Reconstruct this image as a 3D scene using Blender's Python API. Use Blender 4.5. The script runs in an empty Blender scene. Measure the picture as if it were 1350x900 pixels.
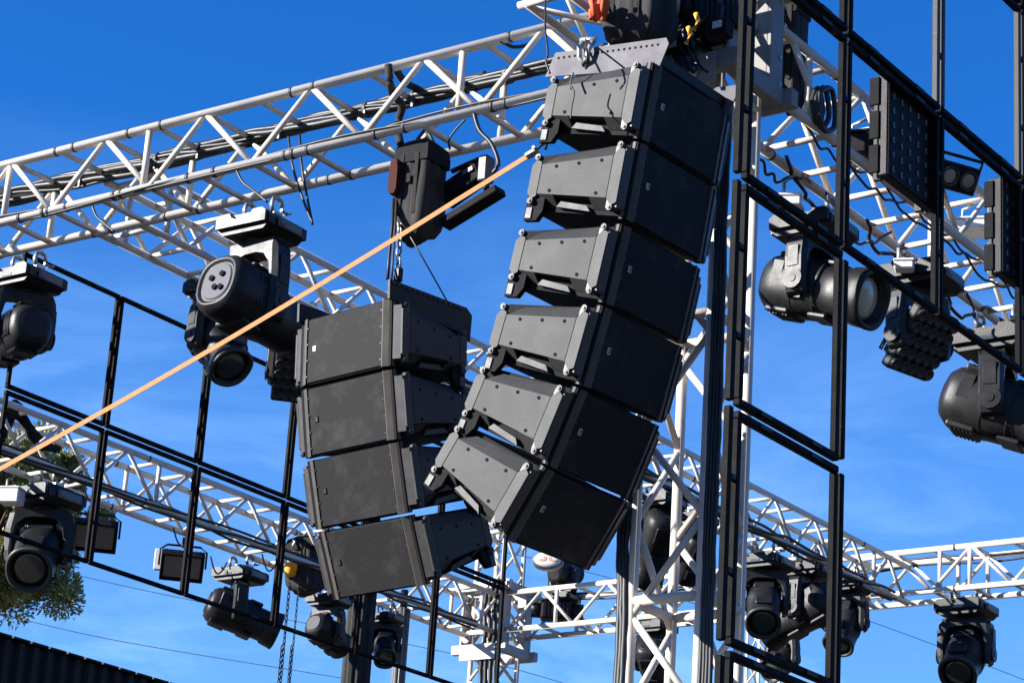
import bpy, bmesh, math, random
from mathutils import Vector, Matrix
random.seed(7)
S = bpy.context.scene
C = S.collection
V = Vector

# ------------------------------------------------------------------ camera
F_PX, PITCH, ROLL, YAW, CAM_Z = 3291.98, .33335, .06599, .63087, 1.6
_cy, _sy, _cp, _sp = math.cos(YAW), math.sin(YAW), math.cos(PITCH), math.sin(PITCH)
FW = V((-_sy*_cp, _cy*_cp, _sp))
_r = V((_cy, _sy, 0)); _u = _r.cross(FW)
RT = math.cos(ROLL)*_r + math.sin(ROLL)*_u
UP = -math.sin(ROLL)*_r + math.cos(ROLL)*_u
EYE = V((0, 0, CAM_Z))
cd = bpy.data.cameras.new('camera'); cam = bpy.data.objects.new('camera', cd); C.objects.link(cam)
cd.sensor_fit = 'HORIZONTAL'; cd.sensor_width = 36; cd.lens = 36*F_PX/1350; cd.clip_start = .1; cd.clip_end = 6000
cam.matrix_world = Matrix((( RT.x, UP.x, -FW.x, EYE.x), (RT.y, UP.y, -FW.y, EYE.y), (RT.z, UP.z, -FW.z, EYE.z), (0, 0, 0, 1)))
S.camera = cam
def ray(x, y): return FW + RT*((x-675)/F_PX) - UP*((y-450)/F_PX)
def at(x, y, t): return EYE + ray(x, y)*t                     # a surveyed point at depth t
def on(x, y, ax, val):                                        # a surveyed point on a world plane
    d = ray(x, y); return EYE + d*((val-EYE[ax])/d[ax])
def dirn(a, b, c): return (RT*a + UP*b + FW*c).normalized()

# ------------------------------------------------------------------ materials
def mat(name, col, rough=.5, metal=0., var=.25, scale=8., bump=0., dirt=None, dirt_amt=.5, spec=.5, rough_var=.15, scratch=None):
    m = bpy.data.materials.new(name); m.use_nodes = True
    nt = m.node_tree; n = nt.nodes; L = nt.links
    b = n['Principled BSDF']
    tc = n.new('ShaderNodeTexCoord')
    nz = n.new('ShaderNodeTexNoise'); nz.inputs['Scale'].default_value = scale; nz.inputs['Detail'].default_value = 6; nz.inputs['Roughness'].default_value = .65
    oi = n.new('ShaderNodeObjectInfo'); of = n.new('ShaderNodeVectorMath'); of.operation = 'MULTIPLY_ADD'; of.inputs[1].default_value = (37., 53., 71.)
    L.new(oi.outputs['Random'], of.inputs[0]); L.new(tc.outputs['Object'], of.inputs[2]); CO = of.outputs['Vector']
    L.new(CO, nz.inputs['Vector'])
    rp = n.new('ShaderNodeValToRGB'); rp.color_ramp.elements[0].position = .3; rp.color_ramp.elements[1].position = .72
    rp.color_ramp.elements[0].color = (*[c*(1-var) for c in col], 1); rp.color_ramp.elements[1].color = (*[min(1, c*(1+var)) for c in col], 1)
    L.new(nz.outputs['Fac'], rp.inputs['Fac'])
    out = rp.outputs['Color']
    if dirt:
        n2 = n.new('ShaderNodeTexNoise'); n2.inputs['Scale'].default_value = scale*.35; n2.inputs['Detail'].default_value = 8; n2.inputs['Roughness'].default_value = .75
        L.new(CO, n2.inputs['Vector'])
        r2 = n.new('ShaderNodeValToRGB'); r2.color_ramp.elements[0].position = .5; r2.color_ramp.elements[1].position = .78
        r2.color_ramp.elements[1].color = (dirt_amt,)*3 + (1,)
        L.new(n2.outputs['Fac'], r2.inputs['Fac'])
        mx = n.new('ShaderNodeMixRGB'); mx.inputs['Color2'].default_value = (*dirt, 1)
        L.new(r2.outputs['Color'], mx.inputs['Fac']); L.new(out, mx.inputs['Color1']); out = mx.outputs['Color']
    L.new(out, b.inputs['Base Color'])
    mr = n.new('ShaderNodeMapRange'); mr.inputs['To Min'].default_value = max(0, rough-rough_var); mr.inputs['To Max'].default_value = min(1, rough+rough_var)
    L.new(nz.outputs['Fac'], mr.inputs['Value']); L.new(mr.outputs['Result'], b.inputs['Roughness'])
    b.inputs['Metallic'].default_value = metal; b.inputs['Specular IOR Level'].default_value = spec
    if scratch:
        mp = n.new('ShaderNodeMapping'); mp.inputs['Scale'].default_value = (3., 3., 60.); mp.inputs['Rotation'].default_value = (.5, .3, .2); L.new(CO, mp.inputs['Vector'])
        n4 = n.new('ShaderNodeTexNoise'); n4.inputs['Scale'].default_value = 2.2; n4.inputs['Detail'].default_value = 3; L.new(mp.outputs['Vector'], n4.inputs['Vector'])
        r4 = n.new('ShaderNodeValToRGB'); r4.color_ramp.elements[0].position = .69; r4.color_ramp.elements[1].position = .74; r4.color_ramp.elements[1].color = (.6, .6, .6, 1); L.new(n4.outputs['Fac'], r4.inputs['Fac'])
        m4 = n.new('ShaderNodeMixRGB'); m4.inputs['Color2'].default_value = (*scratch, 1); L.new(r4.outputs['Color'], m4.inputs['Fac']); L.new(out, m4.inputs['Color1']); L.new(m4.outputs['Color'], b.inputs['Base Color'])
    if bump:
        bp = n.new('ShaderNodeBump'); bp.inputs['Strength'].default_value = bump; bp.inputs['Distance'].default_value = .01
        n3 = n.new('ShaderNodeTexNoise'); n3.inputs['Scale'].default_value = scale*12; n3.inputs['Detail'].default_value = 4
        L.new(tc.outputs['Object'], n3.inputs['Vector']); L.new(n3.outputs['Fac'], bp.inputs['Height']); L.new(bp.outputs['Normal'], b.inputs['Normal'])
    return m

M = {}
M['alu'] = mat('truss_aluminium', (.56, .51, .44), .46, .0, .08, 5., .05, dirt=(.30, .26, .21), dirt_amt=.5)
M['alu_white'] = mat('painted_white_steel', (.38, .365, .34), .5, .0, .10, 4., .05, dirt=(.30, .27, .24), dirt_amt=.45)
M['steel_black'] = mat('black_painted_steel', (.008, .0075, .0085), .42, .0, .35, 10., .1, dirt=(.02, .018, .017), dirt_amt=.5, spec=.14)
M['frame_steel'] = mat('dark_frame_steel', (.004, .004, .0045), .6, .0, .3, 9., .08, dirt=(.016, .0145, .0135), dirt_amt=.4, scratch=(.05, .048, .045), spec=.05)
M['cab'] = mat('speaker_cabinet_paint', (.005, .005, .006), .7, 0, .3, 20., .3, spec=.12)
M['cheek'] = mat('speaker_cheek_paint', (.066, .058, .050), .55, 0, .22, 7., .15, dirt=(.115, .095, .075), dirt_amt=.5, spec=.2)
M['panel'] = mat('grey_cover_plate', (.034, .034, .0335), .56, .0, .12, 4., .03, dirt=(.066, .066, .064), dirt_amt=.6, scratch=(.09, .09, .088), spec=.17, rough_var=.08)
M['block'] = mat('rail_block_paint', (.045, .042, .040), .5, 0, .2, 8.)
M['boss'] = mat('pin_boss_grey', (.036, .036, .034), .5, .0, .15, 12., spec=.35)
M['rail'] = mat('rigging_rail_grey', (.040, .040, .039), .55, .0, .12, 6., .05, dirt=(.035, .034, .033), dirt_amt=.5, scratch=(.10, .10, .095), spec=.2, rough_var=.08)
M['lip'] = mat('handle_lip_grey', (.032, .032, .033), .55, .0, .1, 6., .05, spec=.3)
M['sleeve_shade'] = mat('shade_toned_steel', (.21, .20, .19), .6, .0, .15, 4., .06, dirt=(.12, .11, .10), dirt_amt=.5, spec=.25)  # darker base paints in the shade on the front tower sleeve
M['zinc'] = mat('zinc_hardware', (.36, .36, .35), .4, .6, .15, 12.)
M['zincmat'] = mat('galvanised_plate', (.066, .061, .074), .6, .0, .06, 5., .05, dirt=(.045, .043, .045), dirt_amt=.4, spec=.3)
M['plastic'] = mat('fixture_black_plastic', (.013, .013, .014), .42, 0, .25, 9., .1, dirt=(.034, .033, .031), scratch=(.05, .05, .048), spec=.22, dirt_amt=.5)
M['plastic_grey'] = mat('fixture_grey_plastic', (.10, .10, .098), .45, 0, .15, 7., .1, dirt=(.1, .1, .1), dirt_amt=.5)
M['webbing_black'] = mat('black_webbing', (.03, .028, .026), .8, 0, .2, 20., spec=.04)
M['rear_grey'] = mat('pale_grey_rear_plate', (.10, .096, .108), .6, 0, .1, 8., spec=.12)
M['fabric'] = mat('black_canvas', (.014, .0135, .0135), .85, 0, .4, 14., .5, dirt=(.04, .037, .036), dirt_amt=.6)
M['cable'] = mat('black_rubber_cable', (.008, .008, .009), .5, 0, .4, 14.)
M['strap'] = mat('orange_strap_webbing', (.66, .285, .125), .8, 0, .12, 30., .3, spec=.1)
M['tape'] = mat('black_tape', (.03, .028, .028), .5, 0, .3, 15.)
M['rust'] = mat('red_brown_paint', (.045, .012, .008), .7, 0, .25, 9., spec=.08)
M['orange'] = mat('orange_red_cloth', (.80, .12, .03), .6, 0, .3, 25., .4)
M['yellow'] = mat('yellow_hoist_paint', (.78, .40, .03), .4, 0, .15, 9.)
M['white'] = mat('white_plastic', (.62, .61, .59), .45, 0, .06, 8.)
M['copper'] = mat('orange_print', (.62, .30, .17), .5, 0, .1, 8.)
M['badge'] = mat('grey_badge', (.42, .40, .34), .4, .2, .1, 30.)
M['badge_mark'] = mat('badge_mark', (.05, .05, .045), .5, 0, .1, 30.)
M['hole'] = mat('dark_hole', (.012, .010, .012), .8, 0, .1, 10., spec=.05)
M['flood_face'] = mat('diffuser_grey', (.16, .13, .115), .4, 0, .05, 5.)
M['lens_ring'] = mat('lens_ring', (.035, .034, .033), .45, .1, .1, 9., spec=.3)
M['blind'] = mat('frosted_lens', (.24, .225, .19), .25, .3, .2, 12.)
M['wall'] = mat('black_corrugated_sheet', (.005, .005, .0055), .6, .0, .4, 3., .1, spec=.3)
M['ground'] = mat('pale_compacted_ground', (.07, .058, .045), .9, 0, .18, .35, .3)
M['bark'] = mat('pine_bark', (.13, .09, .06), .9, 0, .35, 6., .6)
M['wire'] = mat('power_line', (.10, .13, .19), .6)

def glass(name, col, rough=.08, coat=1.):
    m = bpy.data.materials.new(name); m.use_nodes = True; b = m.node_tree.nodes['Principled BSDF']; nt = m.node_tree
    tc = nt.nodes.new('ShaderNodeTexCoord'); nz = nt.nodes.new('ShaderNodeTexNoise'); nz.inputs['Scale'].default_value = 6
    rp = nt.nodes.new('ShaderNodeValToRGB'); rp.color_ramp.elements[0].color = (*[c*.5 for c in col], 1); rp.color_ramp.elements[1].color = (*[c*1.4 for c in col], 1)
    nt.links.new(tc.outputs['Object'], nz.inputs['Vector']); nt.links.new(nz.outputs['Fac'], rp.inputs['Fac']); nt.links.new(rp.outputs['Color'], b.inputs['Base Color'])
    b.inputs['Roughness'].default_value = rough; b.inputs['Coat Weight'].default_value = coat; b.inputs['Coat Roughness'].default_value = .04
    return m
M['lens'] = glass('dark_lens_glass', (.035, .04, .035), .15)
M['lens_pale'] = glass('pale_lens_glass', (.40, .34, .24), .2, .5)

def grille_mat():
    m = bpy.data.materials.new('perforated_grille'); m.use_nodes = True; nt = m.node_tree; n = nt.nodes; L = nt.links; b = n['Principled BSDF']
    tc = n.new('ShaderNodeTexCoord')
    vo = n.new('ShaderNodeTexVoronoi'); vo.feature = 'F1'; vo.inputs['Scale'].default_value = 74.; vo.inputs['Randomness'].default_value = 0.
    mp = n.new('ShaderNodeMapping'); mp.inputs['Rotation'].default_value = (0, math.radians(33), 0); mp.inputs['Scale'].default_value = (1., .01, 1.)
    L.new(tc.outputs['Object'], mp.inputs['Vector']); L.new(mp.outputs['Vector'], vo.inputs['Vector'])
    rp = n.new('ShaderNodeValToRGB'); rp.color_ramp.elements[0].position = .36; rp.color_ramp.elements[1].position = .52
    rp.color_ramp.elements[0].color = (.002, .002, .0025, 1); rp.color_ramp.elements[1].color = (.032, .032, .0325, 1)
    L.new(vo.outputs['Distance'], rp.inputs['Fac'])
    nz = n.new('ShaderNodeTexNoise'); nz.inputs['Scale'].default_value = 4; nz.inputs['Detail'].default_value = 7; nz.inputs['Roughness'].default_value = .7
    oi = n.new('ShaderNodeObjectInfo'); of = n.new('ShaderNodeVectorMath'); of.operation = 'MULTIPLY_ADD'; of.inputs[1].default_value = (37., 53., 71.)
    L.new(oi.outputs['Random'], of.inputs[0]); L.new(tc.outputs['Object'], of.inputs[2]); L.new(of.outputs['Vector'], nz.inputs['Vector'])
    r2 = n.new('ShaderNodeValToRGB'); r2.color_ramp.elements[0].position = .52; r2.color_ramp.elements[1].position = .8; r2.color_ramp.elements[1].color = (.35, .35, .35, 1)
    L.new(nz.outputs['Fac'], r2.inputs['Fac'])
    mx = n.new('ShaderNodeMixRGB'); mx.inputs['Color2'].default_value = (.085, .085, .085, 1)
    L.new(r2.outputs['Color'], mx.inputs['Fac']); L.new(rp.outputs['Color'], mx.inputs['Color1']); L.new(mx.outputs['Color'], b.inputs['Base Color'])
    b.inputs['Roughness'].default_value = .7; b.inputs['Specular IOR Level'].default_value = .12
    return m
M['grille'] = grille_mat()

def leaf_mat():
    m = bpy.data.materials.new('pine_needles'); m.use_nodes = True; nt = m.node_tree; n = nt.nodes; L = nt.links; b = n['Principled BSDF']
    tc = n.new('ShaderNodeTexCoord'); nz = n.new('ShaderNodeTexNoise'); nz.inputs['Scale'].default_value = 1.3; nz.inputs['Detail'].default_value = 5
    L.new(tc.outputs['Object'], nz.inputs['Vector'])
    rp = n.new('ShaderNodeValToRGB'); rp.color_ramp.elements[0].position = .35; rp.color_ramp.elements[1].position = .68
    rp.color_ramp.elements[0].color = (.10, .12, .03, 1); rp.color_ramp.elements[1].color = (.42, .40, .11, 1)
    L.new(nz.outputs['Fac'], rp.inputs['Fac']); L.new(rp.outputs['Color'], b.inputs['Base Color'])
    b.inputs['Roughness'].default_value = .6; b.inputs['Transmission Weight'].default_value = 0
    b.inputs['Subsurface Weight'].default_value = 0
    return m
M['leaf'] = leaf_mat()

# ------------------------------------------------------------------ mesh building
def smooth(P, k=6):
    P = [V(p) for p in P]; out = []
    for i in range(len(P)-1):
        p0, p1, p2, p3 = P[max(0, i-1)], P[i], P[i+1], P[min(len(P)-1, i+2)]
        for j in range(k):
            t = j/k; out.append(.5*((2*p1)+(p2-p0)*t+(2*p0-5*p1+4*p2-p3)*t*t+(3*p1-p0-3*p2+p3)*t**3))
    return out+[P[-1]]
class MB:
    def __init__(s): s.v = []; s.f = []; s.sm = []
    def add(s, vs, fs, mtx=None, smooth=False):
        o = len(s.v)
        for p in vs:
            p = V(p); s.v.append(tuple(mtx @ p if mtx is not None else p))
        for f in fs: s.f.append(tuple(i+o for i in f)); s.sm.append(smooth)
        return s
    def box(s, c, size, mtx=None, ch=0.):
        x, y, z = size[0]/2, size[1]/2, size[2]/2
        T = Matrix.Translation(V(c)); T = mtx @ T if mtx is not None else T
        if ch <= 0:
            vs = [(a*x, b*y, d*z) for a in (-1, 1) for b in (-1, 1) for d in (-1, 1)]
            return s.add(vs, [(0, 1, 3, 2), (4, 6, 7, 5), (0, 4, 5, 1), (2, 3, 7, 6), (0, 2, 6, 4), (1, 5, 7, 3)], T)
        ch = min(ch, x*.9, y*.9, z*.9)
        bm = bmesh.new(); bmesh.ops.create_cube(bm, size=1.)
        for v in bm.verts: v.co = V((v.co.x*2*x, v.co.y*2*y, v.co.z*2*z))
        bmesh.ops.bevel(bm, geom=bm.edges[:], offset=ch, segments=2 if ch > .012 else 1, profile=.5, affect='EDGES')
        bm.verts.index_update()
        s.add([v.co[:] for v in bm.verts], [[v.index for v in f.verts] for f in bm.faces], T); bm.free(); return s
    def loft(s, rings, mtx=None, smooth=True, cap=True):
        n = len(rings[0]); vs = [p for r in rings for p in r]; fs = []
        for i in range(len(rings)-1):
            for j in range(n):
                k = (j+1) % n; fs.append((i*n+j, i*n+k, (i+1)*n+k, (i+1)*n+j))
        s.add(vs, fs, mtx, smooth)
        if cap:
            o = len(s.v)-len(vs)
            s.f.append(tuple(o+j for j in reversed(range(n)))); s.sm.append(False)
            s.f.append(tuple(o+(len(rings)-1)*n+j for j in range(n))); s.sm.append(False)
        return s
    def tube(s, p, q, r, n=10, r2=None):
        p, q = V(p), V(q); d = (q-p); L = d.length
        if L < 1e-6: return s
        m = Matrix.Translation(p) @ d.to_track_quat('Z', 'Y').to_matrix().to_4x4(); r2 = r if r2 is None else r2
        ring = lambda rr, z: [(rr*math.cos(2*math.pi*i/n), rr*math.sin(2*math.pi*i/n), z) for i in range(n)]
        return s.loft([ring(r, 0), ring(r2, L)], m)
    def path(s, pts, r, n=6):
        pts = [V(p) for p in pts]; rings = []
        for i, p in enumerate(pts):
            a = pts[max(0, i-1)]; b = pts[min(len(pts)-1, i+1)]; d = (b-a).normalized()
            ref = V((0, 0, 1)) if abs(d.z) < .9 else V((1, 0, 0))
            u = d.cross(ref).normalized(); w = d.cross(u)
            rings.append([tuple(p + u*(r*math.cos(2*math.pi*k/n)) + w*(r*math.sin(2*math.pi*k/n))) for k in range(n)])
        return s.loft(rings)
    def prism(s, poly, d0, d1, plane='xz', mtx=None, smooth=False):
        # poly in a plane extruded along the third axis
        mp = {'xz': lambda a, b, d: (a, d, b), 'yz': lambda a, b, d: (d, a, b), 'xy': lambda a, b, d: (a, b, d)}[plane]
        n = len(poly); vs = [mp(a, b, d0) for a, b in poly] + [mp(a, b, d1) for a, b in poly]
        fs = [(i, (i+1) % n, n+(i+1) % n, n+i) for i in range(n)]
        s.add(vs, fs, mtx, smooth); o = len(s.v)-2*n
        s.f.append(tuple(o+i for i in reversed(range(n)))); s.sm.append(False)
        s.f.append(tuple(o+n+i for i in range(n))); s.sm.append(False)
        return s
    def mesh(s, name):
        me = bpy.data.meshes.new(name); me.from_pydata(s.v, [], s.f)
        for p, k in zip(me.polygons, s.sm): p.use_smooth = k
        bm = bmesh.new(); bm.from_mesh(me); bmesh.ops.recalc_face_normals(bm, faces=bm.faces[:]); bm.to_mesh(me); bm.free()
        return me
    def build(s, name, m, parent=None, mtx=None):
        return link(name, s.mesh(name), m, parent, mtx)

def link(name, me, m, parent=None, mtx=None):
    if m is not None and not me.materials: me.materials.append(m)
    o = bpy.data.objects.new(name, me); C.objects.link(o)
    if parent is not None: o.parent = parent
    if mtx is not None: o.matrix_local = mtx
    return o
def thing(name, label, cat, loc=(0, 0, 0), group=None, mtx=None):
    o = bpy.data.objects.new(name, None); C.objects.link(o); o.empty_display_size = .1
    if mtx is not None: o.matrix_world = mtx
    else: o.location = loc
    o['label'] = label; o['category'] = cat
    if group: o['group'] = group
    return o
def tag(o, label, cat, group=None):
    o['label'] = label; o['category'] = cat
    if group: o['group'] = group
    return o
def struct(o, kind='structure'): o['kind'] = kind; return o

def links(name, me, m, parent, mats):
    return [link(name, me, m, parent, q if isinstance(q, Matrix) else Matrix.Translation(q)) for q in mats]
_bar_cache = {}
def bar(parent, name, p, q, r, m, n=10, base=V((0, 0, 0))):
    """a straight tube as an object of its own; equal tubes share one mesh"""
    p, q = V(p)-base, V(q)-base; d = q-p; key = (name, round(d.length, 3), r, m.name)
    if key not in _bar_cache:
        _bar_cache[key] = MB().tube((0, 0, 0), (0, 0, d.length), r, n).mesh(name)
    return link(name, _bar_cache[key], m, parent, Matrix.Translation(p) @ d.to_track_quat('Z', 'Y').to_matrix().to_4x4())

# ------------------------------------------------------------------ sky, sun, ground
SUN = V((-1.05, -1.2, .66)).normalized()
elev = math.asin(SUN.z); az = math.atan2(SUN.x, SUN.y)
w = bpy.data.worlds.new('World'); S.world = w; w.use_nodes = True
nt = w.node_tree; n = nt.nodes; L = nt.links
bg = n['Background']; sky = n.new('ShaderNodeTexSky'); sky.sky_type = 'NISHITA'; sky.sun_disc = False
sky.sun_elevation = elev; sky.sun_rotation = az; sky.altitude = 300; sky.air_density = 1.0; sky.dust_density = .2; sky.ozone_density = 3.
tcw = n.new('ShaderNodeTexCoord')
mpw = n.new('ShaderNodeMapping'); mpw.inputs['Scale'].default_value = (3.2, 3.2, 9.); mpw.inputs['Rotation'].default_value = (.25, .1, .4)
nzw = n.new('ShaderNodeTexNoise'); nzw.inputs['Scale'].default_value = 2.6; nzw.inputs['Detail'].default_value = 8; nzw.inputs['Roughness'].default_value = .62; nzw.inputs['Distortion'].default_value = .6
L.new(tcw.outputs['Generated'], mpw.inputs['Vector']); L.new(mpw.outputs['Vector'], nzw.inputs['Vector'])
rpw = n.new('ShaderNodeValToRGB'); rpw.color_ramp.elements[0].position = .47; rpw.color_ramp.elements[1].position = .82
L.new(nzw.outputs['Fac'], rpw.inputs['Fac'])
sep = n.new('ShaderNodeSeparateXYZ'); L.new(tcw.outputs['Generated'], sep.inputs['Vector'])
mrw = n.new('ShaderNodeMapRange'); mrw.inputs['From Min'].default_value = .17; mrw.inputs['From Max'].default_value = .40; mrw.inputs['To Min'].default_value = .62; mrw.inputs['To Max'].default_value = .0
L.new(sep.outputs['Z'], mrw.inputs['Value'])
hz = n.new('ShaderNodeMath'); hz.operation = 'MULTIPLY_ADD'; hz.inputs[1].default_value = .75; hz.inputs[2].default_value = .38; L.new(rpw.outputs['Color'], hz.inputs[0])
mulw = n.new('ShaderNodeMath'); mulw.operation = 'MULTIPLY'; L.new(hz.outputs['Value'], mulw.inputs[0]); L.new(mrw.outputs['Result'], mulw.inputs[1])
tint = n.new('ShaderNodeMixRGB'); tint.blend_type = 'MULTIPLY'; tint.inputs['Fac'].default_value = 1.; tint.inputs['Color2'].default_value = (.145, .79, 1.66, 1)
L.new(sky.outputs['Color'], tint.inputs['Color1'])
mxw = n.new('ShaderNodeMixRGB'); mxw.inputs['Color2'].default_value = (5.0, 8.4, 12.5, 1)
L.new(mulw.outputs['Value'], mxw.inputs['Fac']); L.new(tint.outputs['Color'], mxw.inputs['Color1'])
L.new(mxw.outputs['Color'], bg.inputs['Color']); bg.inputs['Strength'].default_value = .05
sd = bpy.data.lights.new('sun', 'SUN'); sd.energy = 5.0; sd.angle = math.radians(.53); sd.color = (1., .965, .915)
so = bpy.data.objects.new('sun', sd); C.objects.link(so); so.rotation_euler = SUN.to_track_quat('Z', 'Y').to_euler(); so.location = SUN*50
S.view_settings.view_transform = 'Standard'; S.view_settings.look = 'None'; S.view_settings.exposure = 1.42; S.view_settings.gamma = 1
S.view_settings.use_curve_mapping = False
g = MB().add([(-3000, -3000, 0), (3000, -3000, 0), (3000, 3000, 0), (-3000, 3000, 0)], [(0, 1, 2, 3)]).build('ground', M['ground']); struct(g)

rnd = random.Random(11); vs = []; fs = []; N = 160  # unseen ring added around the site to block horizon glow and cut fill
for i in range(N):
    a = 2*math.pi*i/N; R_ = 240+25*math.sin(3*a+1)+12*math.sin(7*a); h_ = 33+5*math.sin(2*a+.4)+3*math.sin(5*a+2)+2.*math.sin(11*a)+rnd.uniform(-.8, .8)
    for rr, hh in ((R_-90, .5), (R_-45, h_*.5), (R_, h_), (R_+160, .0)): vs.append((rr*math.cos(a), rr*math.sin(a), hh))
for i in range(N):
    j = (i+1) % N
    for q in range(3): fs.append((4*i+q, 4*j+q, 4*j+q+1, 4*i+q+1))
M['horizon_blocker'] = mat('horizon_blocker_green', (.045, .05, .03), .9, 0, .4, .05, .5)
struct(MB().add(vs, fs, None, True).build('horizon_blocker', M['horizon_blocker']))
# ------------------------------------------------------------------ trusses
TS = .52          # chord spacing
RC, RB = .037, .0235
def truss(name, label, axis, start, length, verticals=(), pitch=.53, phase=0., top_lattice=True, group='grid trusses of the stage roof', joints=(), ts=TS, rc=RC, rb=RB):
    """axis 0: runs along X, axis 1: along Y; start = low corner of the box section"""
    t = thing(name, label, 'truss', start, group); b = V(start)
    e = V((1, 0, 0)) if axis == 0 else V((0, 1, 0)); l = V((0, 1, 0)) if axis == 0 else V((1, 0, 0)); u = V((0, 0, 1))
    for a in (0, 1):
        for c in (0, 1):
            p = b + l*ts*a + u*ts*c
            bar(t, 'chord', p, p+e*length, rc, M['alu'], 14, b)
    n = int(length/pitch)
    for i in range(n):
        s0, s1 = phase+i*pitch, phase+(i+1)*pitch
        if s0 < 0 or s1 > length: continue
        up = i % 2
        for a in (0, 1):                                   # two upright faces
            z0, z1 = (0, 1) if (up ^ a ^ 0) else (1, 0)
            if a == 1: z0, z1 = z1, z0
            bar(t, 'brace', b+l*ts*a+e*s0+u*ts*z0, b+l*ts*a+e*s1+u*ts*z1, rb, M['alu'], 10, b)
        for c in (0, 1):                                   # square cross bars above and below
            sm_ = s0+.012
            bar(t, 'cross_bar', b+u*ts*c+e*sm_, b+u*ts*c+e*sm_+l*ts, rb, M['alu'], 10, b)
    for v in verticals:
        for a in (0, 1): bar(t, 'upright', b+l*ts*a+e*v, b+l*ts*a+e*v+u*ts, rb*1.15, M['alu'], 10, b)
    for v in joints:
        for a in (0, 1):
            for c in (0, 1):
                p = b+l*ts*a+u*ts*c+e*v
                bar(t, 'joint_collar', p-e*.012, p+e*.012, rc+.004, M['tape'], 12, b)
    return t
ZM = 8.93
truss('roof_truss', 'long white front truss rising from the left edge to the tower corner', 0, (-30.0, 12.89, ZM), 21.75,
      verticals=[30-14.63, 30-13.08, 30-19.2, 30-10.02], phase=30-14.61-.53*28+.0, joints=[30-13.9, 30-13.3, 30-11.62, 30-11.4, 30-9.6, 30-9.16, 30-15.2, 30-12.95, 30-14.1])
truss('roof_truss', 'white back truss passing behind the tower, carrying the lone lamp', 0, (-20.4, 27.29, 9.077), 26., verticals=[1.5, 4.0, 7.2, 7.6, 10.4, 13.6], phase=.2, joints=[2.6, 7.4, 8.9, 12.])
truss('roof_truss', 'white truss running from behind the left speaker array back to the crowded lamp cluster', 1, (-14.08, 13.45, 8.935), 13.8, verticals=[.3, 3.4, 6.5, 9.6, 12.9], phase=.1, joints=[3.2, 6.3, 9.4, 12.6], ts=.46, pitch=.47, rc=.033, rb=.021)
truss('roof_truss', 'lower left white truss carrying the square flood lamps, ending at the far tower', 1, (-20.333, 13.43, 9.028), 13.85, verticals=[.3, 3.6, 6.9, 10.2, 13.4], phase=.0, joints=[3.4, 6.7, 10.])
truss('roof_truss', 'shaded white truss receding from the near tower behind the perforated lamp panel', 1, (-8.285, 13.43, 8.84), 13.85, verticals=[.5, 3.5, 6.5, 9.5], phase=.25, joints=[.9, 3.4, 6.4])

def ladder_face(t, b, p0, p1, z0, z1, pitch, m, name='brace', r=RB):
    """zig-zag of one tower face between two upright lines"""
    n = max(1, round((z1-z0)/pitch)); h = (z1-z0)/n
    for i in range(n):
        a, c = (p0, p1) if i % 2 == 0 else (p1, p0)
        bar(t, name, V((a[0], a[1], z0+i*h)), V((c[0], c[1], z0+(i+1)*h)), r, m, 10, b)
def tower(label, x0, x1, y0, y1, top, rungs, pitch=.62, zlow=0., group=None, rc=.034):
    t = thing('truss_tower', label, 'tower', ((x0+x1)/2, (y0+y1)/2, zlow), group); b = V(t.location)
    P = [(x0, y0), (x1, y0), (x1, y1), (x0, y1)]
    for x, y in P: bar(t, 'leg', V((x, y, zlow)), V((x, y, top)), rc, M['alu'], 14, b)
    for i in range(4): ladder_face(t, b, P[i], P[(i+1) % 4], max(zlow, .3), top, pitch, M['alu'])
    for z in rungs:
        for i in range(4): bar(t, 'rung', V((*P[i], z)), V((*P[(i+1) % 4], z)), rc*.95, M['alu'], 10, b)
    base = MB().box((0, 0, .02), (x1-x0+.35, y1-y0+.35, .03), None, .005)
    base.build('base_plate', M['alu'], t)
    return t
TX0, TX1, TY0, TY1 = -8.35, -7.85, 12.89, 13.37
tower('tall white front tower of four tubes beside the big speaker array', TX0, TX1, TY0, TY1, 11.2, [1.4, 3.3, 5.24, 7.1, 8.7], .59)
tower('far white tower in the back left corner with cables down it', -20.30, -19.84, 27.32, 27.78, 10.95, [2., 4., 6., 8., 10.5], .5)
pf = at(1006, 880, 52.)
tower('tiny distant white tower low behind the lamp cluster', pf.x-.25, pf.x+.25, pf.y-.25, pf.y+.25, pf.z+1.4, [3., 5., 7.], .6)

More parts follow.
